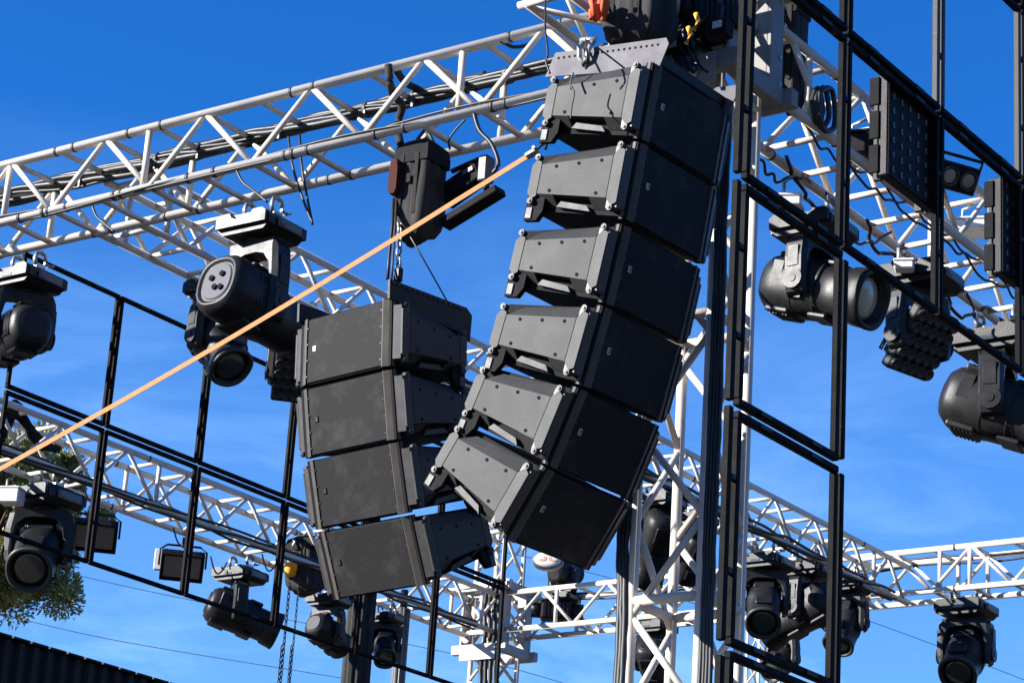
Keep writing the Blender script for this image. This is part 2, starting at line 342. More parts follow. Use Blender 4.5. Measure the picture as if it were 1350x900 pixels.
def sleeve(label, x0, x1, y0, y1, z0, z1, o=.12, sm='alu_white'):
    t = thing('sleeve_block', label, 'sleeve block', ((x0+x1)/2, (y0+y1)/2, z0), 'sleeve blocks riding on the towers')
    hx, hy = (x1-x0)/2+o, (y1-y0)/2+o; H = z1-z0
    for z in (0, H):
        for s in (-1, 1):
            MB().box((0, s*hy, z), (2*hx+.22, .09, .13), None, .006).build('ring_beam', M[sm], t)
            MB().box((s*hx, 0, z+.003), (.09, 2*hy-.094, .126), None, .006).build('ring_beam', M[sm], t)
    for sx in (-1, 1):
        for sy in (-1, 1):
            p = MB(); p.box((sx*(hx-.005), sy*(hy-.09), H/2), (.03, .17, H-.135), None, .004); p.box((sx*(hx-.075), sy*(hy-.165), H/2), (.11, .02, H-.14), None, .004)
            c = p.build('corner_plate', M[sm], t)
            links('guide_wheel', MB().tube((0, -.02, 0), (0, .02, 0), .06, 16).mesh('guide_wheel'), M[sm], t, [(sx*(hx-.09), sy*(hy-.02), z) for z in (.16, H-.16)])
            links('bolt', MB().tube((-.007, 0, 0), (.007, 0, 0), .016, 6).mesh('bolt'), M['zinc'], c, [(sx*(hx+.015), sy*(hy-.05), z) for z in (.1, .3, H-.1)])
    # gusset plate with lightening holes on the side towards the array
    gp = MB().box((0, -hy-.055, -.055), (2*hx-.1, .02, .22), None, .004); gp.build('gusset_plate', M[sm], t)
    return t
sleeve('steel sleeve block in painted-in shade grey around the top of the front tower', TX0, TX1, TY0, TY1, 8.80, 9.62, sm='sleeve_shade')
sleeve('white steel sleeve block around the far back left tower', -20.30, -19.84, 27.32, 27.78, 8.82, 9.70)

# outrigger carrying the big array
og = thing('outrigger_truss', 'short truss stub sticking out from the front corner above the big speaker array', 'truss', (-8.45, 12.3, 9.0)); b = V(og.location)
for x in (-8.60, -8.28):
    for z in (8.93, 9.25): bar(og, 'chord', V((x, 11.68, z)), V((x, 12.86, z)), .028, M['alu'], 14, b)
for z in (8.93, 9.25): bar(og, 'end_bar', V((-8.66, 11.69, z)), V((-8.1, 11.69, z)), .026, M['alu'], 12, b)
for a, c in (((-8.6, 11.75, 8.93), (-8.28, 12.2, 8.93)), ((-8.28, 12.2, 8.93), (-8.6, 12.7, 8.93)), ((-8.6, 11.75, 8.93), (-8.6, 12.05, 9.25)), ((-8.6, 12.05, 9.25), (-8.6, 12.45, 8.93)), ((-8.28, 11.75, 8.93), (-8.28, 12.05, 9.25)), ((-8.28, 12.05, 9.25), (-8.28, 12.45, 8.93)), ((-8.6, 12.5, 8.93), (-8.28, 12.5, 8.93))):
    bar(og, 'brace', V(a), V(c), .019, M['alu'], 10, b)

# ------------------------------------------------------------------ hanging frame walls
LATCH = MB().box((0, 0, 0), (.010, .11, .026), None, .003).mesh('latch_plate'); COUPLER = MB().box((0, 0, 0), (.03, .05, .03), None, .004).mesh('coupler')
def frame_wall(name_label, X, modules, lone=(), loc=None, bright=(), r=.0175, g_=.010):
    t = thing('panel_frame_wall', name_label, 'frame wall', loc or (X, modules[0][0], modules[0][2]), 'hanging frame walls'); b = V(t.location)
    for k, (ya, yb, za, zb) in enumerate(modules):
        y0, y1, z0, z1 = ya+g_+r, yb-g_-r, za+g_+r, zb-g_-r
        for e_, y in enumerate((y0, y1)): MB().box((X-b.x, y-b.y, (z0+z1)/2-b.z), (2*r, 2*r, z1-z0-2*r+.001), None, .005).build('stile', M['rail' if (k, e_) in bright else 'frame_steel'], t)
        for z in (z0, z1): MB().box((X-b.x, (y0+y1)/2-b.y, z-b.z), (2*r+.004, y1-y0+2*r, 2*r), None, .005).build('rail', M['frame_steel'], t)
        links('latch_plate', LATCH, M['steel_black'], t, [(X+r+.004-b.x, y0+(y1-y0)*f-b.y, z-b.z) for f in (.24, .77) for z in (z0, z1)])
        links('coupler', COUPLER, M['steel_black'], t, [(X-b.x, ya-b.y, za+(zb-za)*f-b.z) for f in (.31, .7)])
    for (y, za, zb) in lone:
        MB().box((X-b.x, y-b.y, (za+zb)/2-b.z), (2*r, 2*r, zb-za), None, .005).build('stile', M['frame_steel'], t)
    return t
RX = -5.8; RY = [9.765, 10.80, 11.93, 13.06]; RZ = [10.05, 8.86, 7.67, 6.43, 5.26, 4.10, 2.9]
mods = [(RY[0], RY[1], RZ[i+1], RZ[i]) for i in range(0, 6)] + [(RY[1], RY[2], RZ[1], RZ[0]), (RY[1], RY[2], RZ[2], RZ[1]), (RY[1], RY[2], RZ[3], RZ[2]), (RY[2], RY[3], RZ[1], RZ[0]), (RY[2], RY[3], RZ[2], RZ[1]), (RY[2], RY[3], RZ[3], RZ[2]), (RY[3], RY[3]+1.13, RZ[1], RZ[0]), (RY[3], RY[3]+1.13, RZ[2], RZ[1]), (RY[3], RY[3]+1.13, RZ[3], RZ[2])]
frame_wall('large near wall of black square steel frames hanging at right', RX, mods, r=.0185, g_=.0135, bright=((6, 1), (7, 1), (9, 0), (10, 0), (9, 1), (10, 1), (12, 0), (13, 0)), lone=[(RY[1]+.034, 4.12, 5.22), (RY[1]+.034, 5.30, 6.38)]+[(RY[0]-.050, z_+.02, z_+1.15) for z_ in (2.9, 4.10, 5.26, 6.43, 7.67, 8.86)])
LX = -14.80; LY = [12.25, 13.30, 14.47, 15.66, 16.88, 18.06, 19.25, 20.41]; LZ = [8.86, 7.65, 6.45]
mods = []
for i in range(1, 7): mods.append((LY[i], LY[i+1], LZ[1], LZ[0]))
for i in range(1, 7): mods.append((LY[i], LY[i+1], LZ[2], LZ[1]))
frame_wall('far wall of black square steel frames hanging at left in two rows', LX, mods)

# ------------------------------------------------------------------ line arrays
K = 1.2927
HF, CW, CD = .494, .885, .73
CI = .075                                       # how far the side plates sit inside the front corners
XS = CW/2+CI
def cab_meshes():
    R = {}
    b = MB(); core = XS-.08
    b.prism([(-.055, .228), (-CD, .178), (-CD, -.178), (-.055, -.228)], -core, core, 'yz')
    b.box((0, -.036, 0), (CW-.01, .05, HF-.004))
    R['cabinet'] = b.mesh('cabinet')
    gsh = CW/2-.078
    R['grille'] = MB().box((0, -.004, 0), (2*gsh-.012, .014, HF-.022), None, .004).mesh('grille')
    for s in (-1, 1):
        c = MB()
        c.prism([(s*CW/2, -.046), (s*CW/2, -.026), (s*(gsh+.008), .010), (s*gsh, .010), (s*gsh, -.046)], -HF/2+.002, HF/2-.002, 'xy')
        R['cheek', s] = c.mesh('cheek')
        k = MB(); k.prism([(s*(CW/2+.004), -.018), (s*(XS-.014), -.038), (s*(XS-.014), -.118), (s*(core-.01), -.118), (s*(core-.01), -.062), (s*(CW/2+.004), -.062)], -.196, .196, 'xy')
        R['rail_block', s] = k.mesh('rail_block')
        p = MB()                                           # cover plate with sloped upper flap
        y0, y1 = -.120, -.652; zt0, zt1 = .135, .095
        x = s*XS; xi = s*(XS-.075)
        out = [(x, y0, -zt0), (x, y0, zt0), (x, y1, zt1), (x, y1, -zt1)]
        inn = [(x-s*.10, a[1], a[2]) for a in out]
        p.loft([inn, out], None, False)
        R['side_panel', s] = p.mesh('side_panel')
        u = MB(); th = .012
        q4 = [(x, y0, zt0+.001), (x, y1, zt1+.001), (x-s*.058, y1+.075, zt1+.072), (x-s*.058, y0-.012, zt0+.084)]
        u.loft([q4, [(a-s*.02, b_, c_-th) for a, b_, c_ in q4]], None, False); R['upper_flap', s] = u.mesh('upper_flap')
        for nm, ya, yb in (('a', y0, y0-.13), ('b', y1+.12, y1)):
            zz = lambda y: zt0+(zt1-zt0)*(y-y0)/(y1-y0)
            k = MB(); q4 = [(x, ya, -zz(ya)-.001), (x, yb, -zz(yb)-.001), (xi, yb+(.07 if nm == 'b' else 0), -zz(yb)-.058), (xi, ya-(.015 if nm == 'a' else 0), -zz(ya)-.058)]
            k.loft([q4, [(a-s*.012, b_, c_+.012) for a, b_, c_ in q4]], None, False); R['lower_flap', s, nm] = k.mesh('lower_flap')
        xl = s*(XS-.042)
        lp = MB(); q4 = [(xl, y0-.135, -.236+.03), (xl, y1+.135, -.200+.03), (xl, y1+.165, -.166+.03), (xl, y0-.165, -.198+.03)]
        lp.loft([[(a-s*.03, b_, c_) for a, b_, c_ in q4], q4], None, False); R['handle_lip', s] = lp.mesh('handle_lip')
        for nm, ya, yb, zh0, zh1 in (('f', -.036, -.114, .186, .168), ('r', -.658, -.728, .128, .120)):
            r = MB()
            o_ = [(x, ya, -zh0+.02), (x, ya, zh0-.02), (x, (ya+yb)/2, zh0), (x, yb, zh1-.03), (x, yb, -zh1+.03), (x, (ya+yb)/2, -zh0)]
            tk = .014 if nm == 'f' else .06
            r.loft([[(x-s*tk, q[1], q[2]*.98) for q in o_], [(x+s*.001, q[1], q[2]) for q in o_]], None, False)
            R['rigging_rail', s, nm] = r.mesh('rigging_rail')
        if s == 1:
            q = MB(); q.tube((-.03, 0, 0), (.010, 0, 0), .020, 16); q.tube((.010, 0, 0), (.018, 0, 0), .010, 10)
            R['pin'] = q.mesh('pin')
            R['bolt'] = MB().tube((0, 0, 0), (.004, 0, 0), .011, 10).mesh('bolt')
        R['rear_link', s] = MB().prism([(-.735, -.10), (-.60, -.10), (-.60, -.20), (-.64, -.262), (-.735, -.262)], s*(XS-.06), s*(XS-.02), 'yz').mesh('rear_link')
        R['link_tab', s] = MB().box((s*(XS-.016), -.700, -.215), (.010, .050, .075), None, .004).mesh('link_tab')
    R['badge'] = MB().box((0, .006, 0), (.034, .008, .042), None, .003).mesh('badge')
    mk = MB()
    mk.prism([(-.010, .013), (.008, .013), (.010, .004), (-.004, .003), (-.004, -.002), (.010, -.003), (.010, -.014), (-.010, -.014), (-.010, -.008), (.003, -.008), (.003, -.006), (-.010, -.005)], .0101, .0112, 'xz')
    R['rivet'] = MB().tube((0, 0, 0), (0, .004, 0), .006, 8).mesh('rivet')
    R['badge_mark'] = mk.mesh('badge_mark'); R['badge_mark_dim'] = mk.mesh('badge_mark'); R['badge_dim'] = MB().box((0, .006, 0), (.034, .008, .042), None, .003).mesh('badge')
    return R
CM = cab_meshes()
CMAT = {'cabinet': 'cab', 'grille': 'grille', 'cheek': 'cheek', 'rail_block': 'block', 'side_panel': 'panel', 'upper_flap': 'panel', 'lower_flap': 'panel', 'handle_lip': 'lip', 'rigging_rail': 'rail', 'pin': 'boss', 'bolt': 'hole', 'rear_link': 'cab', 'link_tab': 'boss', 'badge': 'badge', 'badge_mark': 'badge_mark', 'badge_dim': 'cab', 'rivet': 'boss', 'badge_mark_dim': 'boss'}
for k_, me in CM.items():
    me.materials.append(M[CMAT[k_ if isinstance(k_, str) else k_[0]]])

def frames(yaw, lean, lat, y, z, pitch):
    fw = V((math.cos(yaw), math.sin(yaw), 0)); rt = V((math.sin(yaw), -math.cos(yaw), 0)); up = V((0, 0, 1))
    rt2 = math.cos(lean)*rt+math.sin(lean)*up; up2 = math.cos(lean)*up-math.sin(lean)*rt
    cf = math.cos(pitch)*fw-math.sin(pitch)*up2; cu = math.cos(pitch)*up2+math.sin(pitch)*fw
    p = lat*rt2+y*fw+z*up2 + V((0, 0, CAM_Z))
    # local x along width, y forward, z up
    return Matrix(((rt2.x, cf.x, cu.x, p.x), (rt2.y, cf.y, cu.y, p.y), (rt2.z, cf.z, cu.z, p.z), (0, 0, 0, 1)))
def cabinet(mtx, label, group, badge_side, dim_badge=False):
    t = thing('line_array_cabinet', label, 'speaker', group=group, mtx=mtx)
    link('cabinet_body', CM['cabinet'], None, t); link('grille', CM['grille'], None, t)
    for s in (-1, 1):
        link('cheek', CM['cheek', s], None, t); link('rail_block', CM['rail_block', s], None, t)
        sp = link('side_panel', CM['side_panel', s], None, t)
        F_ = Matrix.Identity(4) if s == 1 else Matrix.Scale(-1, 4, (1, 0, 0))
        for (y, z) in ((-.20, .105), (-.37, .092), (-.54, .078), (-.20, -.105), (-.56, -.078)):
            link('bolt', CM['bolt'], None, sp, Matrix.Translation((s*XS, y, z)) @ F_)
        link('upper_flap', CM['upper_flap', s], None, t)
        for nm in 'ab': link('lower_flap', CM['lower_flap', s, nm], None, t)
        link('handle_lip', CM['handle_lip', s], None, t)
        for nm, ym, zh in (('f', -.075, .20), ('r', -.693, .142)):
            r = link('rigging_rail', CM['rigging_rail', s, nm], None, t)
            for sg in (-1, 1): link('pin', CM['pin'], None, r, Matrix.Translation((s*XS, ym, sg*zh)) @ F_)
        r = link('rear_link', CM['rear_link', s], None, t); link('link_tab', CM['link_tab', s], None, r)
    for sx in (-1, 1):
        links('rivet', CM['rivet'], None, t, [(sx*(CW/2-.088), .006, z) for z in (-.19, -.07, .05, .17)])
    B = link('badge', CM['badge_dim' if dim_badge else 'badge'], None, t, Matrix.Translation((badge_side*(CW/2-.155), 0, .01))); link('badge_mark', CM['badge_mark_dim' if dim_badge else 'badge_mark'], None, B)
    return t
ordn = ['topmost', 'second from top', 'third from top', 'fourth from top', 'fifth from top', 'lowest']
MA = [(-7.88625, 6.21630, .16141), (-7.97270, 5.70967, .16588), (-8.08151, 5.19448, .21829), (-8.20936, 4.69627, .27504), (-8.39568, 4.21673, .42455), (-8.64584, 3.77191, .59934)]
extra = ['directly under the pale holed flybar', 'where the orange strap is tied', 'under the strap cabinet', 'with browner front edge', 'just above the last one', 'tipped steepest']
for i, (y, z, p) in enumerate(MA):
    m = frames(-.028162, -.015016, -9.20572*K, y, z, p)
    cabinet(m, '%s cabinet of the six-box curved array, %s' % (ordn[i], extra[i]), 'six cabinets of the large curved speaker array', 1)
    if i == 0: M_TOP = m
LA = [(-11.92602, 5.94847, .06033), (-12.00415, 5.43800, .19650), (-12.14203, 4.94483, .28990), (-12.34192, 4.47162, .42512)]
o4 = ['topmost cabinet of the four-box array, under the black flybar, bright badge on its grille', 'second cabinet from top of the four-box array, chalky scuff at its lower grille corner', 'third cabinet from top of the four-box array, with a row of rivets beside its grille', 'lowest cabinet of the four-box array, tilted down over the lamps']
for i, (y, z, p) in enumerate(LA):
    m = frames(-1.649607, -.020907, 9.036609*K, y, z, p)
    cabinet(m, o4[i], 'four cabinets of the smaller speaker array', 1, dim_badge=i > 0)
    if i == 0: L_TOP = m

# flybars (rest on and carry the arrays)
FX = .40
fb = thing('flybar', 'pale grey flybar of two long holed plates above the six-box array', 'flybar', mtx=M_TOP)
for s in (-1, 1):
    pl = MB().prism([(-.86, .215), (-.815, .375), (.03, .415), (.055, .375), (.015, .225), (-.02, .215)], s*FX-.006, s*FX+.006, 'yz').build('side_plate', M['zincmat'], fb)
    links('pin_hole', MB().tube((-.0008, 0, 0), (.0008, 0, 0), .009, 8).mesh('pin_hole'), M['hole'], pl, [(s*(FX+.0072), -.78+k*.042, .335+.04*(k*.042+.04)/.84) for k in range(19)])
links('cross_beam', MB().box((0, 0, 0), (2*FX-.014, .05, .07), None, .006).mesh('cross_beam'), M['steel_black'], fb, [(0, y, .30) for y in (-.7, -.4, -.05)])
sk = MB(); sk.path([(.415, -.60, .44), (0.445, -.60, .38), (0.445, -.58, .31), (0.420, -.56, .27), (0.445, -.53, .31), (0.445, -.52, .37), (0.415, -.52, .43)], .016, 8); sk.tube((0.415, -.62, .44), (0.415, -.5, .44), .018)
sk.build('shackle', M['zinc'], fb)
FX2 = .44
fb2 = thing('flybar', 'black flybar over the four-box array, hung from a chain', 'flybar', mtx=L_TOP)
for s in (-1, 1):
    MB().prism([(-.84, .13), (-.86, .33), (-.80, .375), (.03, .375), (.03, .235), (-.45, .19), (-.78, .165), (-.80, .12)], s*FX2-.01, s*FX2+.01, 'yz').build('side_plate', M['steel_black'], fb2)
    links('pin_plate', MB().box((0, 0, 0), (.01, .03, .025), None, .003).mesh('pin_plate'), M['plastic'], fb2, [(s*(FX2+.012), -.72+k*.055, .352) for k in range(14)])
links('cross_beam', MB().box((0, 0, 0), (2*FX2-.03, .06, .08), None, .006).mesh('cross_beam'), M['steel_black'], fb2, [(0, y, .315) for y in (-.68, -.36)])

# ------------------------------------------------------------------ hoists, bags, chains
def chain(label, p, q, link_len=.06, r=.006, name='chain', swirl=0., m='zinc'):
    p, q = V(p), V(q); d = q-p; N = max(2, int(d.length/link_len)); b = MB(); ax = d.normalized()
    ref = V((1, 0, 0)) if abs(ax.x) < .8 else V((0, 1, 0)); u = ax.cross(ref).normalized(); w_ = ax.cross(u)
    for i in range(N):
        c = p+d*((i+.5)/N); s = u if i % 2 else w_; h = d.length/N*.62
        pts = [c+ax*h*math.cos(a)+s*r*2.2*math.sin(a) for a in [k*math.pi/4 for k in range(9)]]
        b.path([x for x in pts], r, 5)
    o = b.build(name, M[m]); return tag(o, label, 'chain')
def folded_bag(label, c, w_, d_, h, name='chain_bag', n=26, folds=.04, hang=True):
    """canvas bag with vertical folds, pinched under its rim and sagging at the base"""
    t = thing(name, label, 'chain bag', c); rnd = random.Random(int(c[0]*97+c[2]*31)); ph = [rnd.uniform(0, 6.28) for _ in range(6)]
    rings = []
    N = 56
    for j in range(12):
        f = j/11; z = -h*f
        sc = [.93, 1.0, .97, .96, .97, .99, 1.0, 1.02, 1.02, 1.0, .93, .72][j]
        ring = []
        for i in range(N):
            a = 2*math.pi*i/N; ca, sa = math.cos(a), math.sin(a)
            e = (abs(ca)**9+abs(sa)**9)**(-1/9)
            k = 1+folds*math.sin(7*a+ph[0]+f*1.2)+folds*.7*math.sin(13*a+ph[1]-f*2)+folds*.4*math.sin(3*a+ph[2]+4*f)
            ring.append((w_/2*sc*e*ca*k, d_/2*sc*e*sa*k, z+.02*math.sin(2*a+ph[3])*(f > .8)))
        rings.append(ring)
    MB().loft(rings).build('bag', M['fabric'], t)
    rim = MB(); rim.box((0, 0, .02), (w_*.98, d_*.98, .05), None, .012); rim.build('rim', M['fabric'], t)
    hood = MB(); hood.loft([[(a*w_*k/2, b_*d_*k/2, z_) for a, b_ in ((-1, -1), (1, -1), (1, 1), (-1, 1))] for k, z_ in ((1.07, -.10), (1.06, -.02), (.98, .045), (.55, .10))], None, False); hood.build('hood', M['cab'], t)
    wb = MB().box((0, 0, -h*.42), (.035, .006, h*.72), None, .002).mesh('webbing_band')
    links('webbing_band', wb, M['webbing_black'], t, [(-w_*.24, -d_*.5-.012, 0), (w_*.22, -d_*.5-.012, 0)])
    link('side_tag', MB().box((0, 0, 0), (.05, .004, .07), None, .001).mesh('side_tag'), M['webbing_black'], t, Matrix.Translation((-w_*.02, -d_*.5-.014, -h*.35)))
    st = MB()
    for s in (-1, 1): st.path([(s*w_*.4, 0, .04), (s*w_*.2, 0, .14), (0, 0, .2)], .014, 6)
    st.build('sling', M['cable'], t)
    return t
def hoist_body(label, c, s=1., m='steel_black', name='chain_hoist', rot=0.):
    t = thing(name, label, 'chain hoist', mtx=Matrix.Translation(V(c)) @ Matrix.Rotation(rot, 4, 'Z') @ Matrix.Scale(s, 4))
    b = MB(); b.box((0, 0, 0), (.34, .2, .22), None, .03); b.tube((.17, 0, 0), (.30, 0, 0), .09, 18); b.tube((-.17, 0, 0), (-.27, 0, 0), .085, 18); b.build('motor_body', M[m], t)
    links('cooling_rib', MB().box((0, 0, 0), (.012, .02, .17)).mesh('cooling_rib'), M['plastic'], t, [(-.12+k*.04, -.105, 0) for k in range(7)])
    h = MB(); h.path([(0, 0, .11), (0, 0, .18), (.04, 0, .22), (.03, 0, .27), (-.02, 0, .28)], .016, 8); h.build('hook', M['zinc'], t)
    return t
# left array hoist under the front truss
hp = V((-10.5, 13.12, 8.86))
folded_bag('tall black canvas chain bag below the front truss, above the four-box array', (hp.x+.0, hp.y, 8.80), .29, .26, .66, folds=.045)
sh = MB(); sh.prism([(-.06, .20), (.06, .20), (.09, .1), (.09, -.12), (.05, -.17), (-.05, -.17), (-.09, -.1), (-.09, .1)], -.06, .06, 'xz')
bp_ = on(524, 238, 1, 12.98); o = sh.build('hoist_pulley', M['rust']); o.location = bp_; o.scale = (.42, 1, .72); tag(o, 'red-brown painted hoist pulley housing at the left of the tall chain bag', 'pulley')
hd = at(516, 372, 17.6)
for dx, lab in ((0., 'slack pair of thin black cables down to the black flybar'),):
    c = MB(); c.path([on(519, 262, 1, 12.98), on(517, 300, 1, 12.9), on(513, 340, 1, 12.85), on(511, 368, 1, 12.8)], .012, 6)
    c.path([on(523, 262, 1, 12.98), on(521, 300, 1, 12.9), on(518, 340, 1, 12.85), on(516, 372, 1, 12.8)], .008, 6)
    tag(c.build('signal_cable', M['cable']), 'slack pair of thin black cables running down to the black flybar', 'cable')
ct = on(528, 268, 1, 13.05); cb_ = on(525, 366, 1, 12.87)
chain('steel lifting chain holding up the black flybar', ct, cb_, .07, .0085)
hk = thing('lifting_hook', 'small dark hook block between chain and black flybar', 'hook', cb_)
MB().box((0, 0, .02), (.06, .05, .11), None, .012).build('hook_block', M['steel_black'], hk)
MB().path([(0, 0, -.03), (0, 0, -.06), (.03, 0, -.085), (.0, 0, -.115), (-.035, 0, -.09)], .012, 8).build('hook_tip', M['zinc'], hk)
tl = MB(); tl.path([at(541, 312, 17.7), at(560, 345, 17.7), at(590, 398, 17.65)], .006, 5); tag(tl.build('guy_line', M['cable']), 'thin taut line from the chain bag to the black flybar', 'line')

# strobe fixture of two bars beside that bag
sf = thing('strobe_bar', 'black double bar strobe with grey end box beside the tall chain bag', 'stage light', on(620, 245, 1, 13.3)); b0 = V(sf.location)
def lbar(name, pa, pb, th, wd, m):
    d = pb-pa; rot = d.to_track_quat('X', 'Z').to_matrix().to_4x4()
    return MB().box((0, 0, 0), (d.length, wd, th), None, .008).build(name, M[m], sf, Matrix.Translation((pa+pb)/2-b0) @ rot)
ub = lbar('upper_bar', on(586, 262, 1, 13.3), on(636, 226, 1, 13.3), .15, .14, 'cab')
lb = lbar('lower_bar', on(585, 297, 1, 13.2), on(660, 251, 1, 13.2), .06, .13, 'cab')
pc = on(641, 224, 1, 13.25)
MB().box((0, 0, 0), (.08, .11, .20), None, .01).build('end_box', M['block'], sf, Matrix.Translation(pc-b0))
lp_ = lbar('label_plate', on(610, 228, 1, 13.215), on(623, 221, 1, 13.215), .035, .004, 'block')
bk = MB(); bk.path([pc-b0+V((0, 0, -.1)), on(642, 250, 1, 13.2)-b0], .025, 8); bk.path([on(596, 226, 1, 13.3)-b0, on(632, 210, 1, 13.3)-b0], .02, 8); bk.build('bracket', M['steel_black'], sf)

# big array hoist bag
hb = on(842, 62, 1, 12.15)
folded_bag('wide black folded chain bag hanging over the pale holed flybar', (hb.x, hb.y, hb.z+.62), .40, .36, .62, folds=.10)
oc = at(788, 8, 15.9); o = MB(); rnd = random.Random(3)
for k in range(9):
    a = rnd.uniform(0, 6.28); o.path([V((.07*math.cos(a), .05*math.sin(a), .12)), V((.09*math.cos(a+.5), .07*math.sin(a+.5), .02)), V((.05*math.cos(a+1), .06*math.sin(a+1), -.10-.03*rnd.random()))], .022, 6)
o = o.build('webbing_sling', M['orange']); o.location = oc; o.scale = (.75, .75, .75); tag(o, 'crumpled orange-red webbing sling beside the wide black chain bag', 'sling')
chain('hoist chain from the wide bag down to the holed flybar', on(872, 20, 1, 12.2), on(868, 66, 1, 12.2), .06, .008)
# hoist at the tower top right and small gear inside the corner
folded_bag('tall black bag hanging behind the sleeve block at the tower top', on(1046, 8, 0, -7.9), .16, .20, .80, folds=.03)
hoist_body('black hoist motor hung inside the corner above the speaker array', on(905, 52, 1, 12.75), 1.0)
hoist_body('black hoist motor standing behind the tower top bag', on(940, 18, 1, 12.7), .9, rot=.8)
for k, (x, y, t) in enumerate(((917, 28, 15.6), (907, 46, 15.5))):
    o = MB(); o.path([V((0, 0, .05)), V((.02, 0, 0)), V((-.01, 0, -.06))], .017, 8); o = o.build('shackle', M['yellow']); o.location = at(x, y, t); tag(o, ['yellow shackle glinting higher in the tower corner', 'yellow shackle glinting lower in the tower corner'][k], 'shackle')
for k, (x, y, dx, dy) in enumerate(((884, 84, 22, -34), (912, 98, 26, -14), (930, 60, -20, -46), (896, 30, 34, -20))):
    p0_ = on(x, y, 1, 12.62+.06*k); p1_ = on(x+dx, y+dy, 1, 12.95)
    o = MB().tube((0, 0, 0), p1_-p0_, .028, 12).tube((p1_-p0_)*.45, (p1_-p0_)*.55, .045, 12).build('spigot_tube', M['alu' if k % 2 else 'zinc']); o.location = p0_
    tag(o, ['short pale tube just right of the flybar end', 'short steel tube low beside the sleeve block', 'pale tube leaning back in the tower corner', 'steel tube lying high in the tower corner'][k], 'tube')
for k, (x, y) in enumerate(((888, 66), (948, 40))):
    clamp_box_at = on(x, y, 1, 12.5); t = thing('control_box', ['small dark control box beside the flybar end', 'small dark control box in front of the tower top'][k], 'control box', clamp_box_at)
    MB().box((0, 0, 0), (.16, .11, .12), None, .01).build('box_body', M['cab'], t); MB().box((.02, -.06, .01), (.07, .012, .05), None, .003).build('label_plate', M['alu_white'], t)
    MB().path([V((.0, 0, .06)), V((.02, 0, .16)), V((-.03, .02, .26))], .012, 7).build('lead', M['cable'], t)
# yellow hoist in the distance
yh = on(384, 742, 0, -20.07); ty = thing('chain_hoist', 'small round yellow chain hoist hanging under the lower left truss', 'chain hoist', yh)
MB().loft([[(r_*math.cos(i*math.pi/10), r_*math.sin(i*math.pi/10), z_) for i in range(20)] for r_, z_ in ((.03, -.17), (.07, -.155), (.085, -.06), (.082, .0), (.075, .10), (.05, .15), (.02, .16))]).build('motor_body', M['yellow'], ty)
MB().path([(0, 0, .15), (0, 0, .24), (.03, 0, .27), (0, 0, .30)], .014, 7).build('hook', M['zinc'], ty)
folded_bag('black chain bag slumped beside the yellow hoist', on(407, 718, 0, -20.05), .42, .36, .62, folds=.06)
for k, (x0, x1) in enumerate(((382, 374), (372, 359))):
    lab = ['right hand double strand of hoist chain hanging under the yellow hoist', 'left hand double strand of hoist chain hanging below the lower rail'][k]
    a = on(x0, 768 if k == 0 else 850, 0, -20.1); e = V((a.x, a.y, 5.5)); chain(lab, a, e, .07, .0075, 'hoist_chain', m='steel_black')
    a2 = a+V((.1, .06, 0)); chain(lab.replace('double', 'thinner'), a2, V((a2.x, a2.y, 5.5)), .07, .0055, 'hoist_chain', m='steel_black')

# orange ratchet strap
sp0 = at(705, 200, 15.7); sp1 = at(-60, 651, 16.5)
d = (sp1-sp0); rot = d.to_track_quat('X', 'Z').to_matrix().to_4x4()
st = thing('ratchet_strap', 'long taut orange strap from the second cabinet of the big array out to the left', 'strap', sp0)
sb = MB(); N = 24
ax = d.normalized(); up_ = V((0, 0, 1)); pts = []
wv = (ax.cross((SUN*.55-FW).normalized())).normalized()
rings = []
for i in range(N+1):
    f = i/N; p = d*f + V((0, 0, -.05*math.sin(math.pi*f))); ww = wv*.0155; th = ax.cross(wv)*.0025
    rings.append([tuple(p+ww+th), tuple(p-ww+th), tuple(p-ww-th), tuple(p+ww-th)])
sb.loft(rings, None, False).build('webbing', M['strap'], st)
rot3 = ax.to_track_quat('X', 'Z').to_matrix().to_4x4()
MB().box((.02, 0, 0), (.09, .055, .03), rot3, .006).tube(rot3 @ V((-.01, -.04, .01)), rot3 @ V((-.01, .04, .01)), .012, 10).build('ratchet', M['zinc'], st)
MB().path([V((0, 0, 0)), -ax*.05+V((0, 0, .02)), -ax*.09+V((0, 0, .0)), -ax*.08+V((0, 0, -.03))], .009, 8).build('hook', M['steel_black'], st)

